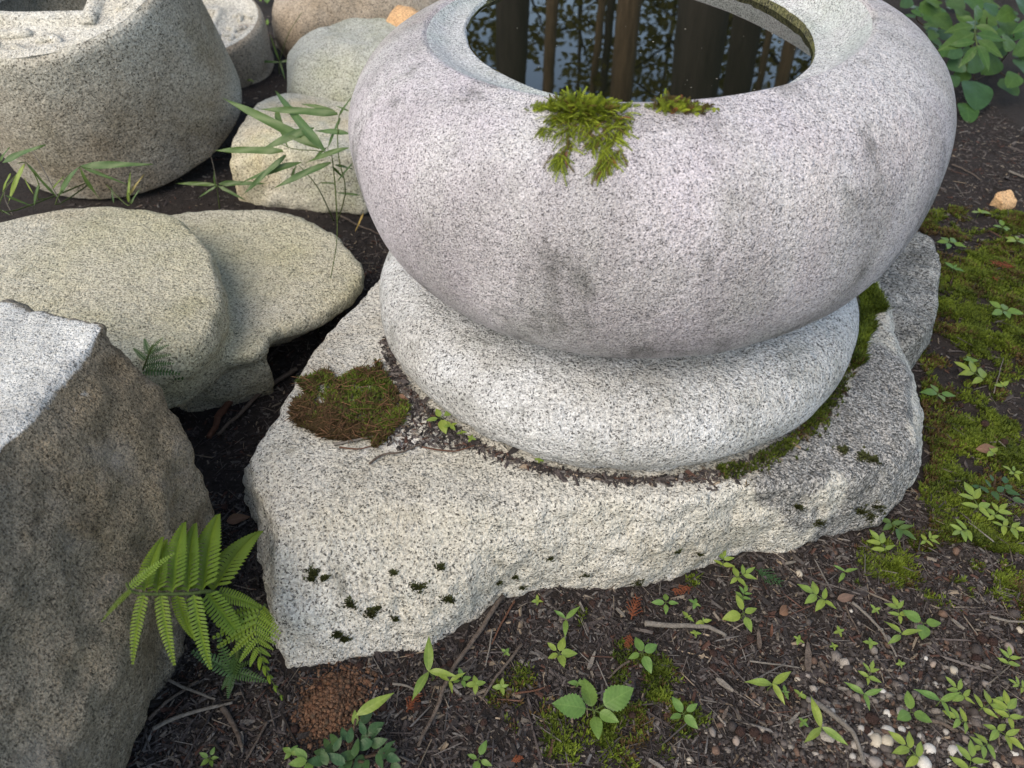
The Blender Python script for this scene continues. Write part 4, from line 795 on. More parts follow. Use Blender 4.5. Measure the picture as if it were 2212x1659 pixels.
rs = gpos(*zm('R6', 1210, 1500)); lv = []
for x, y, L, th in [(1120, 1490, 60, 170), (1160, 1500, 60, 120), (1220, 1535, 70, 270), (1270, 1450, 60, 60), (1310, 1520, 70, 330), (1250, 1500, 60, 20), (1180, 1470, 55, 100), (1340, 1560, 60, 320), (1200, 1440, 50, 80), (1290, 1490, 55, 10)]:
    a = gpos(*zm('R6', x, y), random.uniform(.015, .03)); t_ = math.radians(th); l_ = L/2.074*.864/FPX*1.15; lv.append((a-np.array([math.cos(t_), math.sin(t_), 0])*l_*.5, (math.cos(t_), math.sin(t_), .2), l_, 'wide', 'leaf_gloss', (random.uniform(-.4, .4), -.3, 1)))
shrub(rs, lv, 'small dark glossy bush on the moss at the right edge', [[rs-(0, 0, .005), gpos(*zm('R6', x, y), .02)] for x, y in ((1140, 1490), (1280, 1500), (1220, 1450))])
# weeds in the back behind the boulders
for u, v, n, sp, lab in [(600, 15, 18, .10, 'dim leafy weeds at the back above the coin shaped stone'), (650, 38, 14, .07, 'low weeds in front of the brown boulder'), (541, 182, 7, .025, 'small bright weed in the gap below the coin shaped stone')]:
    b_ = gpos(u, v); e = empty('weed', tuple(b_), lab, 'weed')
    for k in range(n):
        th = random.uniform(0, 6.28); q = b_+np.array([random.gauss(0, sp), random.gauss(0, sp), random.uniform(.005, sp*.9)]); add_leaf(e, q, (math.cos(th), math.sin(th), .4), random.uniform(.3, .6)*sp+.012, random.choice(('ovate', 'lance')), 'leaf_mid' if n > 8 else 'leaf_bright', (0, -.4, 1))
    for k in range(4): add_tube(e, [b_, b_+np.array([random.gauss(0, sp*.6), random.gauss(0, sp*.6), sp*.7])], .001, 'stem')

# ------------------------------------------------------------------ moss
def blades(P, h, wdt, n=5, lean=.6, col=None, g=rng):
    m = len(P); az = g.uniform(0, 6.283, (m, n)); hh = (h*g.uniform(.6, 1.3, (m, n)))[..., None]
    dr = np.stack([np.cos(az), np.sin(az), 0*az], -1); pe = np.stack([-np.sin(az), np.cos(az), 0*az], -1); b = P[:, None]+dr*wdt*.4
    tip = b+dr*hh*lean*g.uniform(.3, 1.3, (m, n, 1))+np.array([0, 0, 1])*hh
    mid = (b+tip)/2+np.array([0, 0, .12])*hh
    V = np.stack([b-pe*wdt*.35, b+pe*wdt*.35, mid+pe*wdt*.5, tip, mid-pe*wdt*.5], 2).reshape(-1, 3)
    i0 = np.arange(m*n)*5; F = np.concatenate([np.stack([i0, i0+1, i0+2], -1), np.stack([i0, i0+2, i0+4], -1), np.stack([i0+4, i0+2, i0+3], -1)])
    C = np.repeat(col, n*5, 0)*g.uniform(.75, 1.25, (m*n, 1)).repeat(5, 0)
    return V, F, np.clip(C, 0, 1)
def chips(x, y, z, ln, wd, th, col, pitch=.25, g=rng):
    m = len(x); a = g.uniform(0, 6.283, m); pt = g.normal(0, pitch, m); rl_ = g.normal(0, pitch*1.3, m)
    d = np.stack([np.cos(a)*np.cos(pt), np.sin(a)*np.cos(pt), np.sin(pt)], -1); s_ = np.stack([-np.sin(a)*np.cos(rl_), np.cos(a)*np.cos(rl_), np.sin(rl_)], -1); n_ = np.cross(d, s_)
    P = np.stack([x, y, z], -1); L = (ln*.5)[:, None]; Wd = (wd*.5)[:, None]; T = (th*.5)[:, None]; j = lambda: g.uniform(.55, 1.1, (m, 1))
    V = np.stack([P-d*L*j()+s_*Wd*j()-n_*T, P-d*L*j()-s_*Wd*j()-n_*T, P-d*L*.8*j()+n_*T*j()+s_*Wd*g.uniform(-.5, .5, (m, 1)), P+d*L*j()+s_*Wd*j()-n_*T, P+d*L*j()-s_*Wd*j()-n_*T, P+d*L*.8*j()+n_*T*j()+s_*Wd*g.uniform(-.5, .5, (m, 1))], 1).reshape(-1, 3)
    i0 = (np.arange(m)*6)[:, None]; T_ = np.array([(0, 1, 2), (3, 5, 4), (0, 3, 4), (0, 4, 1), (1, 4, 5), (1, 5, 2), (2, 5, 3), (2, 3, 0)])
    F = (i0[:, None]+T_[None]).reshape(-1, 3); return V, F, np.repeat(col, 6, 0)
def mosscol(P, seed, brown=.3, bright=1.0):
    n = fbm(P, 30, 3, seed)*.5+.5+rng.uniform(-.2, .2, len(P)); br = (fbm(P, 18, 3, seed+9)+rng.uniform(-.4, .4, len(P)) > (.55-brown))[:, None]
    c = np.array([.022, .040, .006])*(1-n[:, None])+np.array([.20, .27, .030])*n[:, None]
    return np.where(br, np.array([.085, .055, .022])*(.6+n[:, None]), c*bright)
N_ = 90000
x = rng.uniform(.45, 1.5, N_*2); y = rng.uniform(.55, 2.0, N_*2)
x = np.concatenate([x, rng.uniform(-.2, .9, N_)]); y = np.concatenate([y, rng.uniform(.33, .8, N_)])
uv = proj(np.stack([x, y, 0*x], -1)); vis = (uv[:, 0] > -60) & (uv[:, 0] < 2272) & (uv[:, 1] > -30) & (uv[:, 1] < 1720)
x, y = x[vis], y[vis]; mk = mossmask(x, y); keep = (mk > rng.uniform(.22, .8, len(x))) & ~inpoly(x, y, SLAB_PLAN); x, y, mk = x[keep], y[keep], mk[keep]
if len(x) > 52000: x, y, mk = x[:52000], y[:52000], mk[:52000]
P = np.stack([x, y, gz(x, y)-.001], -1); V, F, C = blades(P, .0075, .0024, 5, .8, mosscol(P, 3, .28, .9))
tag(obj('ground_moss', mesh_np('ground_moss', V, F, M['moss'], False, C)), 'green and brown moss carpet over the soil right of the slab', None, None, 'stuff')
# moss pad on the slab
def px_hits(poly, n, keys):
    poly = np.array(poly, float); lo_, hi_ = poly.min(0), poly.max(0); out = []
    U_ = rng.uniform(lo_[0], hi_[0], n); V_ = rng.uniform(lo_[1], hi_[1], n); k = inpoly(U_, V_, poly)
    for u, v in zip(U_[k], V_[k]):
        h = hit(u, v, *keys)
        if h: out.append(tuple(h[0])+tuple(h[1]))
    return np.array(out)
pad = [zm('S1', *q) for q in [(310, 1080), (320, 960), (400, 910), (350, 850), (460, 795), (530, 785), (560, 840), (690, 780), (800, 775), (820, 720), (840, 780), (900, 880), (960, 940), (1000, 1000), (960, 1090), (900, 1130), (860, 1210), (800, 1240), (760, 1180), (650, 1200), (520, 1185), (400, 1130)]]
H_ = px_hits(pad, 7000, ['slab_stone']); P = H_[:, :3]+np.stack([0*H_[:, 0], 0*H_[:, 0], rng.uniform(0, .003, len(H_))], -1); P = P[fbm(P, 38, 3, 91)+rng.uniform(-.3, .3, len(P)) > -.28]
V, F, C = blades(P, .0062, .0022, 5, 1.3, mosscol(P, 21, .72, 1.0))
tag(obj('moss_pad', mesh_np('moss_pad', V-P[0], F, M['moss'], False, C), loc=P[0]), 'brownish green moss pad on the left end of the slab', 'moss')
k = rng.choice(len(P), 260); m = 260; V, F, C = chips(P[k, 0], P[k, 1], P[k, 2]+.008, .024*rng.lognormal(0, .4, m), np.full(m, .0012), np.full(m, .001), np.array([.14, .075, .04])*rng.uniform(.5, 1.5, (m, 1)))
tag(obj('needle_litter', mesh_np('needle_litter', V, F, M['litter'], False, C)), 'reddish brown dry needles caught on the moss pad', None, None, 'stuff')
strip = [zm('R6', *q) for q in [(520, 440), (560, 425), (620, 500), (650, 580), (575, 595), (590, 680), (548, 720), (530, 780), (535, 850), (490, 880), (478, 860), (500, 780), (525, 640)]]
H_ = px_hits(strip, 3500, ['slab_stone', 'edging_stone']); P = H_[:, :3]; V, F, C = blades(P, .012, .0026, 6, .7, mosscol(P, 31, .05, 1.0))
tag(obj('moss_strip', mesh_np('moss_strip', V-P[0], F, M['moss'], False, C), loc=P[0]), 'green moss filling the gap at the right side of the pedestal disc', 'moss')
tufts = [('R7', 410, 295, 30), ('R7', 470, 325, 20), ('R7', 850, 295, 20), ('R7', 990, 375, 38), ('R7', 610, 465, 34), ('R7', 720, 520, 40), ('R7', 1155, 440, 34), ('R7', 540, 635, 25), ('R7', 580, 660, 25), ('R7', 860, 550, 16), ('R7', 1110, 265, 20), ('R7', 1520, 320, 18), ('R7', 1560, 375, 16), ('R7', 1715, 215, 16), ('R7', 1430, 350, 18),
         ('R7', 765, 490, 14), ('R7', 395, 330, 16), ('R7', 1910, 305, 20), ('R8', 960, 150, 34), ('R8', 1080, 240, 34), ('R8', 1310, 175, 46), ('R8', 1400, 150, 46), ('R8', 1360, 205, 40), ('R8', 300, 400, 16), ('R8', 415, 410, 12), ('R8', 80, 575, 30), ('R6', 430, 1300, 26), ('R6', 535, 1330, 34), ('R6', 590, 1350, 22)]
for reg, x_, y_, rad in tufts:
    H_ = []
    for k in range(26 if rad < 22 else 60):
        a_ = rng.uniform(0, 6.28); q_ = rad*abs(rng.normal(0, .55))*(1+.4*math.sin(3*a_+x_))
        h = hit(*zm(reg, x_+q_*math.cos(a_)*1.1, y_+q_*math.sin(a_)*.8), 'slab_stone')
        if h: H_.append(tuple(h[0]))
    if len(H_) < 4: continue
    P = np.array(H_); V, F, C = blades(P, .0034, .0020, 5, 1.2, np.tile(np.array([.050, .058, .018]), (len(P), 1))*rng.uniform(.6, 1.5, (len(P), 1)))
    tag(obj('moss_tuft', mesh_np('moss_tuft', V-P[0], F, M['moss'], False, C), loc=P[0]), 'small dark moss tuft clinging to the front of the granite slab', 'moss', 'dark moss tufts dotting the slab')
# feathery moss on the basin rim
def feather(p, d, nrm, L, pairs=11, w=.0042, droop=0.0):
    d = d/np.linalg.norm(d); s_ = np.cross(d, nrm); s_ /= np.linalg.norm(s_)+1e-9; V = []; F = []; 
    for i in range(pairs+1):
        t = i/pairs; c_ = p+d*L*t+nrm*(.22*L*math.sin(t*2.4))-np.array([0, 0, droop*L*t*t]); V.append(c_)
    for i in range(pairs):
        k = len(V); t = i/pairs; ww = w*(1-.75*t)*(.55+.45*min(1, t*4)); c_ = V[i]; nx_ = V[i+1]
        for sg in (-1, 1):
            q = len(V); side = s_*sg*ww; fwd = (nx_-c_)*.9
            V += [c_+fwd*.6+side*.5+nrm*.0008, c_+side+fwd*.9+nrm*.0004, c_+fwd*.1+side*.5]
            F += [(i, q+2, q), (q+2, q+1, q)]
        F.append((i, i+1, k))
        V.append(c_+s_*.0009); F.append((i, len(V)-1, i+1))
    return V, F
def rim_moss(name, label, roots, L0, colfn):
    Vs, Fs, Cs = [], [], []; n = 0
    for p, d, nrm, L in roots:
        v_, f_ = feather(np.array(p), np.array(d), np.array(nrm), L); Vs.append(np.array(v_)); Fs.append(np.array(f_)+n); n += len(v_); Cs.append(np.tile(colfn(), (len(v_), 1))*rng.uniform(.85, 1.15, (len(v_), 1)))
    V = np.concatenate(Vs); b = V.mean(0); tag(obj(name, mesh_np(name, V-b, np.concatenate(Fs), M['moss'], False, np.concatenate(Cs)), loc=b), label, 'moss')
def mosscolor():
    t = rng.uniform(); return np.array([.25, .10, .04]) if t < .015 else (np.array([.13, .10, .025]) if t < .14 else np.array([.13, .175, .018])+np.array([.17, .19, .02])*rng.uniform())
body = [(1195, 238), (1240, 234), (1300, 238), (1372, 258), (1340, 290), (1342, 335), (1320, 350), (1290, 378), (1283, 372), (1295, 335), (1270, 300), (1245, 298), (1222, 330), (1212, 378), (1205, 352), (1182, 336), (1225, 308), (1215, 285), (1150, 282), (1190, 256)]
H_ = px_hits(body, 900, ['basin']); roots = []
for q in H_[:420]:
    p, nn = q[:3], q[3:]; dd = np.array([rng.normal(0, .5), -.35, -.75+rng.normal(0, .35)]); dd = dd-nn*(dd@nn)*.8; roots.append((p-nn*.001, dd, nn, rng.uniform(.012, .024)))
for k in range(280):
    u = rng.triangular(1135, 1250, 1372); h = hit(u, 236+rng.uniform(0, 10)-abs(u-1250)*.03, 'basin')
    if not h: continue
    p = np.array(h[0]); roots.append((p+(0, rng.uniform(-.004, .010), rng.uniform(0, .010)*max(0, 1-abs(u-1250)/90)), (rng.normal(0, 1.0), rng.uniform(-.5, .6), rng.uniform(.1, .75)), np.array([rng.normal(0, .3), -.6, .7]), rng.uniform(.008, .024)*max(.5, 1-abs(u-1250)/160)))
for k in range(170):
    u = rng.triangular(1165, 1250, 1365); h = hit(u, rng.uniform(236, 262), 'basin')
    if h: roots.append((np.array(h[0])-np.array(h[1])*.001, (rng.normal(0, .6), -.5, rng.uniform(-.5, .5)), np.array(h[1]), rng.uniform(.010, .022)))
rim_moss('rim_moss', 'bright feathery moss spilling over the front rim of the basin', roots, .02, mosscolor)
roots = []
for k in range(170):
    u = rng.triangular(1405, 1432, 1552); h = hit(u, 240-abs(u-1450)*.03+rng.uniform(-3, 4+10*(rng.uniform() < .2)), 'basin')
    if not h: continue
    p = np.array(h[0]); roots.append((p+(0, rng.uniform(-.003, .012), rng.uniform(0, .007)*max(0, 1-abs(u-1435)/50)), (rng.normal(.3, .9), rng.uniform(-.4, .5), rng.uniform(.0, .6)), np.array([rng.normal(0, .3), -.6, .7]), rng.uniform(.008, .020)*max(.4, 1-max(0, u-1440)/150)))
rim_moss('rim_moss', 'smaller brown and green moss tuft right of the moss spill on the rim', roots, .02, lambda: np.array([.09, .065, .022]) if rng.uniform() < .45 else mosscolor())

# ------------------------------------------------------------------ litter, twigs, cones, pebbles
PAL = np.array([(.030, .026, .025), (.050, .042, .041), (.074, .063, .061), (.105, .092, .086), (.17, .145, .12), (.075, .040, .031), (.24, .19, .14), (.14, .13, .122)]); PW = np.array([.24, .25, .17, .12, .05, .08, .02, .07]); PW = PW/PW.sum()
def litter_pts(n, boxes):
    X, Y = [], []
    for (x0, x1, y0, y1), fr in boxes: k = int(n*fr); X.append(rng.uniform(x0, x1, k)); Y.append(rng.uniform(y0, y1, k))
    x, y = np.concatenate(X), np.concatenate(Y); uv = proj(np.stack([x, y, 0*x], -1))
    k = (uv[:, 0] > -80) & (uv[:, 0] < 2300) & (uv[:, 1] > -60) & (uv[:, 1] < 1740) & ~inpoly(x, y, SLAB_PLAN); return x[k], y[k]
BOX = [((-.55, .95, .32, .8), .56), ((.6, 1.6, .75, 2.6), .24), ((-.85, -.1, .55, 1.6), .18), ((-1.2, .0, 1.4, 3.4), .10)]
x, y = litter_pts(95000, BOX); mm = mossmask(x, y); k = rng.uniform(size=len(x)) > mm*1.3; x, y = x[k], y[k]; m = len(x)
sz = rng.lognormal(0, .55, m); ci = rng.choice(len(PAL), m, p=PW)
V, F, C = chips(x, y, gz(x, y)+rng.uniform(0, .004, m), 0.0074*sz, .0024*sz**.7*rng.uniform(.6, 1.6, m), .0014*sz**.5, PAL[ci]*rng.uniform(.7, 1.3, (m, 1)))
tag(obj('bark_litter', mesh_np('bark_litter', V, F, M['litter'], False, C)), 'brown bark crumbs and wood chips covering the soil', None, None, 'stuff')
x, y = litter_pts(5200, BOX); m = len(x); ci = rng.choice(len(PAL), m, p=PW); sz = rng.lognormal(0, .4, m)
V, F, C = chips(x, y, gz(x, y)+rng.uniform(.002, .007, m), .032*sz, .0013*sz, .0011*sz, PAL[ci]*rng.uniform(.8, 1.5, (m, 1)), .1)
tag(obj('needle_litter', mesh_np('needle_litter', V, F, M['litter'], False, C)), 'thin dry needles and hair fine twigs strewn over the soil', None, None, 'stuff')
# dirt caught round the pedestal disc and beside the moss pad
a_ = rng.uniform(math.pi*1.05, math.pi*1.98, 3000); r_ = .405+np.abs(rng.normal(0, 1, 3000))*np.where(a_ > 4.9, .009, .005)*(1+.9*(fbm(np.stack([a_*2, 0*a_, 0*a_], -1), 1.3, 2, 4))); X, Y = DX+r_*np.cos(a_), DY+r_*np.sin(a_)
D1 = px_hits([zm('S1', *q) for q in [(800, 800), (920, 800), (1000, 930), (1150, 1030), (1330, 1150), (1420, 1230), (1300, 1250), (1100, 1230), (950, 1250), (850, 1200), (900, 1100), (960, 1050), (850, 900)]], 1500, ['slab_stone'])
X = np.concatenate([X, D1[:, 0]]); Y = np.concatenate([Y, D1[:, 1]]); PP = []
for xx, yy in zip(X, Y):
    h = BVH['slab_stone'].ray_cast(Vector((xx, yy, .5)), Vector((0, 0, -1)))
    if h[0] is not None and h[0].z > .1: PP.append((xx, yy, h[0].z))
PP = np.array(PP); m = len(PP); ci = rng.choice(len(PAL), m, p=PW); sz = rng.lognormal(0, .5, m)
V, F, C = chips(PP[:, 0], PP[:, 1], PP[:, 2]+rng.uniform(0, .003, m), .008*sz, .0022*sz, .0013*sz, PAL[ci]*rng.uniform(.8, 1.7, (m, 1)))
tag(obj('slab_debris', mesh_np('slab_debris', V, F, M['litter'], False, C)), 'dark crumbs caught on the slab around the pedestal foot', None, None, 'stuff')
k = (PP[:, 0] > .26) & (fbm(PP, 12, 2, 55) > .08); P = PP[k]; V, F, C = blades(P, .006, .002, 5, .8, mosscol(P, 44, .3, .6))
tag(obj('moss_fringe', mesh_np('moss_fringe', V-P[0], F, M['moss'], False, C), loc=P[0]), 'dark moss fringe on the slab along the front right foot of the pedestal', 'moss')

def twig(pts, rad, mat, label, lift=.004, group=None, flat=1.0, on=None):
    P = [gpos(*zm(r_, x_, y_)) if on is None else None for r_, x_, y_ in pts]
    if on:
        P = []
        for r_, x_, y_ in pts:
            h = hit(*zm(r_, x_, y_), *on); P.append(np.array(h[0]) if h else gpos(*zm(r_, x_, y_)))
    P = np.array(P)+(0, 0, lift+rad*.5); S_ = spline(P, 22); S_ = S_+np.stack([fbm(S_+i*9, 40, 2, 3+i) for i in range(3)], -1)*rad*.9
    V, F = tube(S_, np.linspace(rad, rad*.6, 22), 7, rad*.25); b = S_[0]
    return tag(obj('twig', mesh_np('twig', V-b, F, M[mat]), loc=b), label, 'twig', group)
twig([('R7', 1455, 440), ('R7', 1290, 690), ('R7', 1190, 830), ('R7', 1110, 1010), ('R7', 1060, 1130), ('R7', 985, 1265)], .0037, 'twig', 'long brown twig running down from the slab edge', .010)
twig([('R8', 105, 810), ('R8', 300, 820), ('R8', 460, 830), ('R8', 560, 880)], .0042, 'twig_grey', 'grey curved twig lying in front of the slab', .008)
twig([('R8', 1000, 1230), ('R8', 1110, 1280), ('R8', 1230, 1390), ('R8', 1290, 1490), ('R8', 1312, 1600)], .0040, 'twig_grey', 'curved grey twig bending towards the bottom edge in the gravel', .008)
twig([('R8', 1250, 690), ('R8', 1400, 830), ('R8', 1500, 990)], .0024, 'twig_grey', 'long thin straight twig in the right litter', .008)
twig([('R8', 1215, 700), ('R8', 1250, 780), ('R8', 1295, 865)], .0017, 'twig', 'thin short twig left of the long thin straight twig', .006)
twig([('R8', 690, 1010), ('R8', 830, 1030), ('R8', 970, 1050)], .0016, 'twig_grey', 'thin tan twig above the three bladed sprout', .006)
twig([('R2', 1410, 1300), ('R2', 1310, 1450), ('R2', 1210, 1610)], .0085, 'twig_red', 'flat reddish strip of wood in the gap beside the angular rock', .006)
twig([('R2', 1720, 1230), ('R2', 1500, 1380), ('R2', 1380, 1500), ('R2', 1270, 1610)], .0048, 'twig', 'brown stick leaning beside the reddish wood strip in the gap', .012)
twig([('R3', 770, 1280), ('R3', 880, 1330), ('R3', 980, 1365)], .0024, 'twig_grey', 'thin pale twig under the fern at the rock foot', .012)
twig([('R3', 700, 1490), ('R3', 880, 1420), ('R3', 1050, 1380)], .0032, 'twig_grey', 'grey forked stick below the ferns', .008)
twig([('R3', 1010, 1400), ('R3', 1060, 1480), ('R3', 1105, 1580)], .0042, 'twig', 'short tan brown stick below the low fern', .008)
twig([('R3', 680, 1450), ('R3', 760, 1370), ('R3', 900, 1270)], .003, 'twig', 'dark stick crossing beside the rock foot', .006)
twig([('R3', 1210, 1460), ('R3', 1160, 1560), ('R3', 1110, 1640)], .002, 'twig', 'thin dark twig left of the orange soil mound', .006)
twig([('R7', 1560, 700), ('R7', 1430, 870), ('R7', 1330, 1010)], .0024, 'twig', 'brown twig beside the four leaved sprouts', .006)
twig([('R7', 1395, 620), ('R7', 1380, 720), ('R7', 1360, 820)], .0015, 'twig_grey', 'thin pale twig right of the long brown twig', .008)
twig([('R7', 1520, 460), ('R7', 1440, 600), ('R7', 1390, 700)], .0018, 'twig_red', 'thin reddish twig at the slab edge beside the long brown twig', .006)
twig([('R7', 850, 915), ('R7', 930, 935), ('R7', 1000, 970)], .002, 'twig_grey', 'short grey twig left of the blade leaved sprout', .006)
twig([('R8', 2010, 770), ('R8', 2110, 790), ('R8', 2230, 802)], .0024, 'twig_grey', 'grey twig entering from the right edge above the gravel', .006)
twig([('R8', 1620, 1330), ('R8', 1730, 1350), ('R8', 1830, 1400)], .0034, 'twig', 'brown stick at the foot of the dull blade leaved sprout', .006)
twig([('R7', 1520, 970), ('R7', 1620, 955), ('R7', 1720, 930)], .0016, 'twig_red', 'thin reddish twig left of the broad leaved seedling', .006)
twig([('R7', 2150, 790), ('R7', 2080, 840), ('R7', 2035, 890)], .0018, 'twig', 'thin twig above the broad leaved seedling', .006)
twig([('S1', 560, 1220), ('S1', 680, 1200), ('S1', 800, 1172)], .0026, 'twig_grey', 'pale grey twig along the front of the moss pad', .003, on=['slab_stone'])
twig([('S1', 770, 1335), ('S1', 850, 1280), ('S1', 960, 1265), ('S1', 1080, 1215)], .0020, 'twig', 'forked brown twig on the slab in front of the moss pad', .003, on=['slab_stone'])
twig([('S1', 1080, 1235), ('S1', 1250, 1262), ('S1', 1390, 1225)], .0014, 'twig_red', 'thin reddish needle twig on the slab by the sprouts', .003, on=['slab_stone'])
twig([('S1', 590, 1235), ('S1', 700, 1245), ('S1', 790, 1225)], .0014, 'twig_red', 'thin reddish twig just below the pale grey twig', .002, on=['slab_stone'])
twig([('S1', 750, 215), ('S1', 690, 330), ('S1', 590, 470)], .0026, 'twig_red', 'reddish twig in the gap by the tip of the tiered stone', .008)
twig([('R5', 1790, 960), ('R5', 1880, 1000), ('R5', 1960, 1050)], .0024, 'twig', 'dark twig on the bare soil right of the basin', .006)
twig([('R5', 2120, 1000), ('R5', 2200, 1030), ('R5', 2280, 1040)], .0034, 'twig_grey', 'pale stick on the bare soil at the right edge', .006)
twig([('R1', 1960, 1260), ('R1', 2060, 1310), ('R1', 2190, 1370)], .003, 'twig', 'brown twig in the gap between cream boulder and basin', .008)
twig([('R6', 1200, 1020), ('R6', 1225, 930), ('R6', 1250, 840)], .0012, 'twig_grey', 'dry pale grass blade standing in the moss at right', .010)
# broken wood chips one can pick out
def woodchip(reg, x_, y_, L, ang, mat, label):
    p = gpos(*zm(reg, x_, y_), .006); l_ = L/2.212*.864/FPX*1.0; a = math.radians(ang); d = np.array([math.cos(a), math.sin(a), .05]); s_ = np.array([-math.sin(a), math.cos(a), .1])
    V = []
    for t, wq in ((-.5, .6), (-.25, 1), (.1, .9), (.5, .35)):
        for q in (-1, 1):
            for zq in (0, 1): V.append(d*l_*t+s_*q*wq*l_*.11*random.uniform(.7, 1.2)+np.array([0, 0, zq*.0035*random.uniform(.7, 1.3)]))
    F = []
    for i in range(3): b = i*4; F += [(b, b+1, b+5, b+4), (b+2, b+6, b+7, b+3), (b+1, b+3, b+7, b+5), (b, b+4, b+6, b+2)]
    F += [(0, 2, 3, 1), (12, 13, 15, 14)]
    return tag(obj('wood_chip', mesh_np('wood_chip', V, F, M[mat], False), loc=p), label, 'wood chip', 'wood chips in the litter')
for reg, x_, y_, L, ang, mat, lab in [('R8', 1015, 980, 170, 75, 'twig', 'tall brown wood chip standing in the centre of the right litter'), ('R8', 745, 880, 120, 80, 'twig', 'dark brown chip below the leafy yellow green seedling'), ('R8', 815, 835, 75, 75, 'twig_red', 'orange brown chip right of the leafy yellow green seedling'), ('R8', 555, 1135, 110, -45, 'twig_grey', 'pale tan chip below the grey curved twig'),
      ('R8', 940, 1320, 90, 40, 'twig_grey', 'broad tan chip left of the tallest blade leaved sprout'), ('R8', 1210, 1158, 55, -10, 'twig_grey', 'short pale chip left of the dark green blades'), ('R7', 1945, 780, 110, 65, 'twig_grey', 'pale straw chip above the broad leaved seedling'), ('R7', 1890, 485, 65, -70, 'twig_grey', 'pale straw chip near the slab front'), ('R7', 2105, 515, 75, -50, 'twig_grey', 'straw chip left of the red sprig'),
      ('R8', 1845, 800, 80, -60, 'twig_grey', 'pale chip right of the toothed seedling'), ('R7', 10, 1230, 110, -70, 'twig_grey', 'straw chip at the foot of the angular rock'), ('R8', 180, 1575, 90, -35, 'twig_grey', 'pale chip at the bottom edge in the middle'), ('R8', 1100, 1040, 80, -80, 'twig', 'brown chip right of the tall wood chip'), ('R8', 2000, 1035, 60, -30, 'twig_grey', 'small straw chip above the dense clump'), ('R8', 920, 460, 70, 10, 'twig_grey', 'tan chip near the slab front beside the green sprig'), ('R8', 560, 1290, 80, 55, 'twig', 'purplish brown chip right of the dark moss')]:
    woodchip(reg, x_, y_, L, ang, mat, lab)
# cypress cones
def ico(sub):
    bm = bmesh.new(); bmesh.ops.create_icosphere(bm, subdivisions=sub, radius=1); V = np.array([v.co[:] for v in bm.verts]); F = np.array([[v.index for v in f.verts] for f in bm.faces]); bm.free(); return V, F
IV, IF = ico(3); fib = np.array([(math.cos(2.39996*i)*math.sqrt(1-(1-2*(i+.5)/14)**2), math.sin(2.39996*i)*math.sqrt(1-(1-2*(i+.5)/14)**2), 1-2*(i+.5)/14) for i in range(14)])
dts = np.sort(IV@fib.T, axis=1); gap = dts[:, -1]-dts[:, -2]; CV = IV*(.72+.28*np.clip(gap*7, 0, 1)+.06*dts[:, -1])[:, None]; CONE = mesh_np('cone', CV, IF, M['cone'])
for reg, x_, y_, dm in [('R8', 1980, 880, 60), ('R8', 2040, 895, 55), ('R8', 1950, 990, 60), ('R8', 1372, 1320, 75), ('R8', 720, 1395, 60), ('R8', 790, 1430, 60), ('R8', 1345, 1385, 50), ('R8', 490, 575, 45), ('R8', 700, 875, 50), ('R8', 645, 1390, 60), ('R7', 665, 805, 50), ('R7', 1165, 795, 50), ('R7', 440, 920, 50), ('R7', 300, 1160, 55), ('R7', 980, 1030, 55), ('R7', 790, 1030, 55), ('R7', 1350, 1120, 45), ('R7', 1270, 1160, 50), ('R7', 2170, 1080, 45), ('R8', 495, 1040, 55), ('R8', 495, 960, 50), ('R8', 1850, 380, 45), ('R6', 1165, 1160, 60), ('R6', 1265, 1255, 55), ('R6', 845, 930, 40), ('R6', 1045, 1065, 40), ('R8', 320, 1210, 50), ('R7', 1700, 940, 45), ('R7', 1950, 460, 45), ('R8', 1450, 650, 50)]:
    s_ = 2.074 if reg == 'R6' else 2.212; u, v = zm(reg, x_, y_); r_ = dm/s_*.864/FPX*.5*.95; p = gpos(u, v, r_*.7)
    o = obj('cypress_cone', CONE, loc=p); o.scale = (r_, r_, r_*.92); o.rotation_euler = (random.uniform(0, 3), random.uniform(0, 3), random.uniform(0, 3))
    tag(o, 'small dry round cypress cone lying in the ground litter', 'cone', 'cypress cones scattered on the ground')
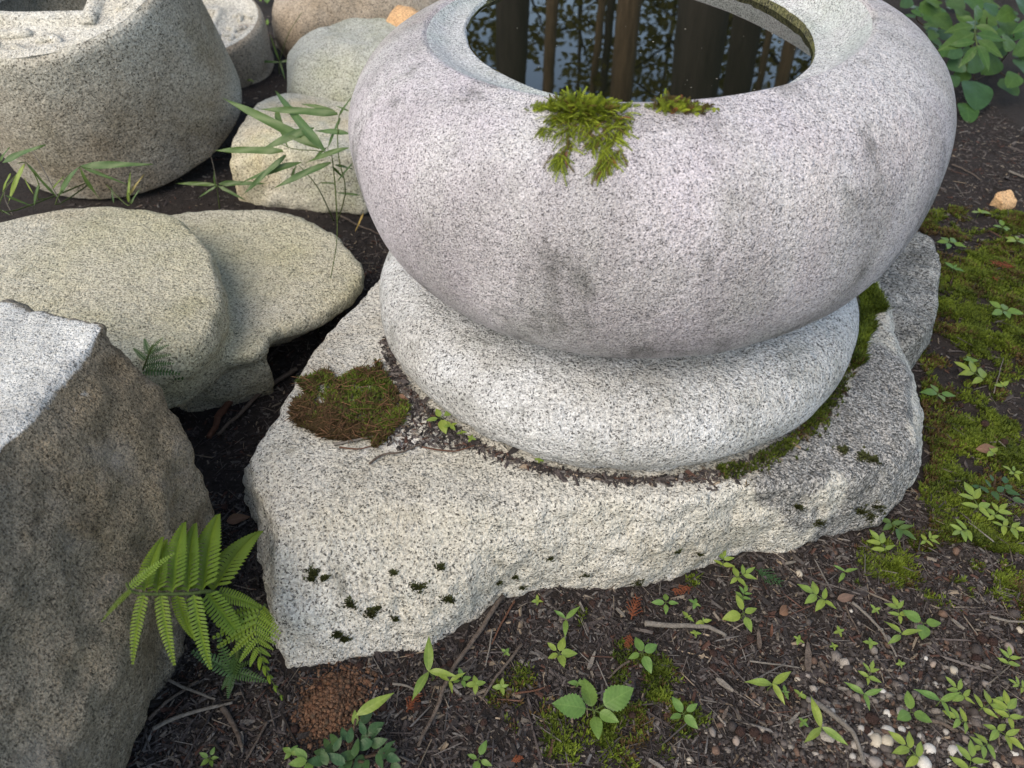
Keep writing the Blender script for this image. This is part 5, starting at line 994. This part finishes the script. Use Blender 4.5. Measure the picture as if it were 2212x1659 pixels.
# pebbles
PEB = []
IV2, IF2 = ico(2)
for k in range(5):
    V = IV2*rng.uniform(.7, 1.1, 3)*(1, 1, .75); V = V*(1+.16*fbm(V+k*7, 1.3, 2, k))[:, None]; t_ = NT('pebble_%d' % k)
    c_ = [(.55, .53, .49), (.38, .36, .33), (.45, .40, .32), (.24, .21, .19), (.30, .24, .20)][k]; n = t_.noise(4, 4, .6); r = t_.ramp(n.outputs['Fac'], [(.3, tuple(q*.7 for q in c_)), (.7, c_)]); t_.l(r.outputs[0], t_.b.inputs['Base Color']); t_.b.inputs['Roughness'].default_value = .75; PEB.append(mesh_np('pebble', V, IF2, t_.m))
for x_, y_, dm, k in [(1460, 1392, 65, 0), (1392, 1445, 75, 2), (1455, 1445, 70, 2), (1310, 1375, 45, 1), (1355, 1400, 50, 1), (1535, 1378, 38, 0), (1690, 1490, 60, 0), (1830, 1500, 65, 0), (1455, 1290, 40, 0), (1432, 1172, 38, 0), (1820, 1055, 55, 2), (1165, 992, 30, 0), (1255, 722, 25, 0), (1420, 830, 30, 2), (1665, 985, 28, 0), (2190, 830, 40, 2), (1150, 1280, 38, 1), (1210, 1335, 32, 2), (1660, 1565, 70, 0), (1795, 1560, 32, 0), (1780, 1395, 40, 1), (1740, 1440, 40, 1), (1895, 1440, 55, 4), (1380, 1500, 40, 3),
                      (1330, 1530, 50, 3), (1195, 1440, 50, 4), (1265, 1530, 40, 1), (1570, 1365, 35, 1), (1590, 1400, 40, 3), (1640, 1420, 45, 1), (2000, 1130, 50, 3), (2130, 930, 60, 4), (1885, 1125, 35, 3), (1720, 1130, 35, 1), (1610, 1195, 40, 3), (1960, 1560, 45, 1), (2160, 1520, 45, 0), (2060, 1580, 40, 2), (1460, 880, 50, 3), (1710, 1020, 40, 4), (1300, 1270, 35, 3), (1270, 1100, 35, 3), (960, 1105, 35, 2), (1015, 1085, 40, 3), (970, 520, 45, 2), (365, 1550, 38, 2), (620, 1445, 50, 4), (1385, 1560, 75, 3)]:
    u, v = zm('R8', x_, y_); r_ = dm/2.212*.864/FPX*.5; p = gpos(u, v, r_*.35); o = obj('pebble', PEB[k], loc=p); o.scale = (r_*1.1,)*3; o.rotation_euler = (random.uniform(-.3, .3), random.uniform(-.3, .3), random.uniform(0, 6))
    tag(o, ('pale pebble', 'grey pebble', 'tan pebble', 'brown grey pebble', 'reddish brown pebble')[k]+' in the gravelly soil at the lower right', 'pebble', ('pale', 'grey', 'tan', 'brown grey', 'reddish')[k]+' pebbles in the lower right gravel')
BV_, BF_ = ico(1)
def gravel(x, y, r_, col, lift=.3):
    m = len(x); sc_ = rng.uniform(.6, 1.2, (m, 1, 3))*r_[:, None, None]; V = BV_[None]*sc_*(1+rng.uniform(-.34, .30, (m, len(BV_), 1)))+np.stack([x, y, gz(x, y)+r_*lift], -1)[:, None]
    F = (np.arange(m)[:, None, None]*len(BV_)+BF_[None]).reshape(-1, 3); return V.reshape(-1, 3), F, np.repeat(col, len(BV_), 0)
m = 5200; u = rng.uniform(1500, 2260, m); v = 1659-np.abs(rng.normal(0, 150, m)); P = np.array([at(a, b) for a, b in zip(u, v)]); k = rng.uniform(size=m) < np.clip((u-1560)/350, .08, 1)
P = P[k]; m = len(P); c_ = np.array([(.055, .045, .042), (.10, .085, .078), (.17, .15, .135), (.30, .27, .24), (.12, .075, .055)])[rng.choice(5, m, p=[.42, .28, .16, .05, .09])]
V, F, C = gravel(P[:, 0], P[:, 1], .0028*rng.lognormal(0, .45, m), c_*rng.uniform(.7, 1.2, (m, 1)))
tag(obj('gravel', mesh_np('gravel', V, F, M['pebble'], True, C)), 'fine dark gravel mixed into the soil at the lower right', None, None, 'stuff')
# crumbly orange soil mound
m = 5200; px = rng.normal(0, .85, (m, 2))*(1+.35*np.sin(np.arange(m)*1.7))[:, None]; u = 722+px[:, 0]*38-px[:, 1]*14; v = 1525+px[:, 1]*42; k = (np.abs(px) < 3).all(1); P = np.array([at(a, b) for a, b in zip(u[k], v[k])]); px = px[k]; m = len(P)
r_ = np.minimum(.0038, .0017*rng.lognormal(0, .5, m)); hgt = .022*np.exp(-(px**2).sum(1)/1.6); V, F, C = gravel(P[:, 0], P[:, 1], r_, np.array([.11, .052, .029])*rng.uniform(.35, 1.5, (m, 1))*np.array([1, 1, 1])+rng.uniform(0, .05, (m, 1))*np.array([1, .8, .55]))
V[:, 2] += np.repeat(hgt*rng.uniform(.3, 1.1, m), len(BV_)); b = V.mean(0); tag(obj('soil_mound', mesh_np('soil_mound', V-b, F, M['pebble'], True, C), loc=b), 'crumbly orange brown soil mound at the left foot of the slab', 'soil mound')
# cypress sprigs
def sprig(reg, x_, y_, size, ang, mat, label, group=None, on_z=.006):
    p = gpos(*zm(reg, x_, y_), on_z); s_ = 2.074 if reg == 'R6' else 2.212; L = size/s_*.864/FPX*1.0; Vs, Fs = [], []; n = 0
    def add(pts, r_):
        nonlocal n
        V, F = tube(pts, r_, 4); Vs.append(V); Fs.append(F+n); n += len(V)
    def br(o_, a, l, lev):
        d = np.array([math.cos(a), math.sin(a), 0]); e = o_+d*l+np.array([0, 0, random.uniform(0, .12)*l]); add(np.linspace(o_, e, 4), np.linspace(1.0, .6, 4)*(.0010 if lev else .0007))
        if lev > 0:
            for t in np.linspace(.15, .92, 6 if lev == 2 else 2):
                for sg in (-1, 1): br(o_+(e-o_)*t, a+sg*random.uniform(.55, .85), l*(.5 if lev == 2 else .36)*(1.1-t*.7)*random.uniform(.7, 1.1), lev-1)
    br(np.zeros(3), math.radians(ang), L, 2)
    return tag(obj('cypress_sprig', mesh_np('cypress_sprig', np.concatenate(Vs), np.concatenate(Fs), M[mat]), loc=p), label, 'cypress sprig', group)
sprig('R8', 40, 770, 150, 70, 'sprig_red', 'rusty red dead cypress sprig at the left end of the grey twig'); sprig('R8', 35, 850, 90, 250, 'sprig_red', 'small rusty sprig piece under the left end of the grey twig')
sprig('R6', 1330, 350, 200, 165, 'sprig_red', 'large rusty red dead cypress sprig on the moss'); sprig('R6', 1230, 420, 90, 80, 'sprig_red', 'small rusty sprig piece below the large red one on the moss')
sprig('R8', 720, 490, 170, -40, 'sprig_green', 'green cypress sprig in front of the slab'); sprig('R7', 1500, 1335, 60, 20, 'sprig_red', 'tiny rusty sprig at the bottom edge'); sprig('R7', 920, 1060, 120, 60, 'sprig_red', 'dull rusty sprig left of the long brown twig')
sprig('R8', 380, 590, 130, 200, 'sprig_red', 'brown sprig under the slab edge above the small seedling')
# dead leaves
for reg, x_, y_, L, ang, kind, lab, on in [('R6', 1120, 1290, 200, -8, 'lance', 'curled grey brown dead leaf on the moss', None), ('R8', 1180, 660, 110, 10, 'wide', 'fallen brown leaf beside the bright seedling', None), ('S1', 905, 870, 110, -70, 'ovate', 'upper curled dead leaf by the pedestal disc', 'slab_stone'), ('S1', 930, 930, 100, -30, 'ovate', 'lower curled dead leaf by the pedestal disc', 'slab_stone'), ('R3', 1020, 545, 120, 10, 'wide', 'dark dead leaf in the gap behind the fern', None), ('R8', 860, 740, 100, 30, 'wide', 'reddish dead leaf in the middle of the right litter', None)]:
    u, v = zm(reg, x_, y_); p = gpos(u, v, .008)
    if on:
        h = hit(u, v, on); p = np.array(h[0])+(0, 0, .004)
    L_ = L/{'R6': 2.074, 'S1': 2.37, 'R8': 2.212, 'R3': 1.8}[reg]*.864/FPX*1.05; a = math.radians(ang)
    o = obj('dead_leaf', leaf(kind, 'leaf_dead'), mat4=frame(p, (math.cos(a), math.sin(a), .12), (.3, -.4, 1), (L_, L_, L_*2))); tag(o, lab, 'dead leaf')

# ------------------------------------------------------------------ trees mirrored in the water
def tree(px, dist, wpx, hgt, mat, label, lean=0, crown=None, seed=0):
    th = (px-CXP)/FPX/1.042; x0 = th*dist; r0 = wpx/FPX*dist/1.042*.5; e = empty('tree', (x0, dist, -.05), label, 'tree', 'trees beyond the basin')
    P = np.array([(x0+lean*z*.5+.05*math.sin(z*.7+seed), dist+.04*math.cos(z*.6), z) for z in np.linspace(-.05, hgt, 14)]); add_tube(e, P, r0*np.linspace(1.22, .45, 14), mat, 'trunk', 14)
    if crown: crown_leaves(e, *crown, seed, (x0, dist))
    return e
def crown_leaves(e, cz_, rx, rz, n, lsz, seed, xy):
    g = np.random.default_rng(seed+100); cl_ = g.normal(0, 1, (max(8, n//160), 3))*(rx*.5, rx*.5, rz*.5)+np.array([xy[0], xy[1], cz_]); ci = g.integers(0, len(cl_), n); P = cl_[ci]+g.normal(0, 1, (n, 3))*(rx*.17, rx*.17, rz*.12)
    az = g.uniform(0, 6.28, n); el = g.uniform(-.7, .5, n); d = np.stack([np.cos(az)*np.cos(el), np.sin(az)*np.cos(el), np.sin(el)], -1); s_ = np.cross(d, g.normal(0, 1, (n, 3))); s_ /= np.linalg.norm(s_, axis=1)[:, None]; L = (lsz*g.uniform(.6, 1.4, n))[:, None]
    n = len(P); V = np.stack([P, P+d*L*.5+s_*L*.28, P+d*L, P+d*L*.5-s_*L*.28], 1).reshape(-1, 3)-np.array(e.location); F = np.arange(n*4).reshape(-1, 4)
    obj('crown', mesh_np('crown', V, F, M['tree_leaf'], False), e)
    for q in cl_[:10]: add_tube(e, [(xy[0], xy[1], q[2]-.3*rz), q], [.03, .008], 'bark', 'branch')
tree(1100, 6.5, 66, 11, 'bark', 'dark straight trunk mirrored at the left of the basin water', 0, (8.5, 2.2, 2, 1500, .25), 1)
tree(1196, 8.0, 26, 10, 'bark_tan_sunlit', 'thin tan trunk mirrored left of the water centre', 0, (8.5, 1.8, 2, 1000, .25), 2)
tree(1362, 7.0, 48, 11, 'bark_tan_sunlit', 'pale sunlit trunk mirrored in the centre of the basin water', .0, (9, 2, 2, 1200, .25), 3)
tree(1512, 5.6, 98, 13, 'bark', 'thickest dark trunk mirrored right of the water centre', .03, (9, 2.5, 2.5, 1500, .25), 4)
tree(1592, 6.4, 58, 12, 'bark', 'dark trunk mirrored just right of the thickest one', .03, (9, 2, 2, 1200, .25), 5)
tree(1690, 8.2, 30, 10, 'bark_tan_sunlit', 'brown trunk mirrored near the right end of the water', .02, (8.5, 2, 2, 1000, .25), 6)
tree(1292, 10.5, 18, 9, 'bark_tan_sunlit', 'slender far trunk mirrored left of the pale trunk', 0, None, 7)
tree(1318, 11.0, 20, 9, 'bark', 'slender dark far trunk mirrored beside the pale trunk', 0, None, 8)
tree(1655, 10.0, 18, 9, 'bark_tan_sunlit', 'slender tan far trunk mirrored between the two right trunks', .02, None, 9)
tree(900, 7.5, 60, 11, 'bark', 'trunk standing left beyond the basin outside its mirror', -.02, (8.5, 2, 2, 1200, .25), 10)
tree(1900, 7.0, 60, 11, 'bark', 'trunk standing right beyond the basin outside its mirror', .03, (8.5, 2, 2, 1200, .25), 11)
for k, (px, dist, cz_, rx, rz, n) in enumerate([(1130, 11.5, 4.3, 1.7, 1.9, 2600), (1010, 12.5, 4.6, 1.8, 2.0, 2200), (1250, 13.5, 5.0, 1.9, 2.2, 2800), (1330, 12, 4.2, 1.7, 1.8, 2400), (1440, 14, 5.2, 1.9, 2.3, 2800), (1560, 12.5, 4.5, 1.8, 2.0, 2600), (1660, 11.5, 4.2, 1.7, 1.9, 2600), (1770, 13, 4.8, 1.9, 2.1, 2400)]):
    tree(px, dist, 14, cz_+1, 'bark', ('leafy understorey tree first from the left beyond the basin', 'leafy understorey tree outermost on the left beyond the basin', 'leafy understorey tree second from the left beyond the basin', 'leafy understorey tree behind the pale sunlit trunk', 'leafy understorey tree in the far middle beyond the basin', 'leafy understorey tree behind the thickest dark trunk', 'leafy understorey tree behind the right hand brown trunk', 'leafy understorey tree outermost on the right beyond the basin')[k], 0, (cz_, rx, rz, int(n*.36), .14), 20+k)
# specks of dust and leaf crumbs floating on the water
m = 38; a = rng.uniform(0, 6.283, m); q = np.sqrt(rng.uniform(0, 1, m))*.93; r_ = .0008*rng.lognormal(0, .4, m); X = cw[0]+.25*q*np.cos(a); Y = cw[1]+.29*q*np.sin(a)
V, F, C = gravel(X, Y, r_, np.tile(np.array([.45, .43, .38]), (m, 1))*rng.uniform(.4, 1.2, (m, 1)), 0)
zz = V[:, 2].reshape(m, -1); V[:, 2] = (WZ+.0006+(zz-zz.mean(1, keepdims=True))*.25).ravel()
tag(obj('floating_dust', mesh_np('floating_dust', V, F, M['pebble'], True, C)), 'pale specks of dust floating on the basin water', None, None, 'stuff')
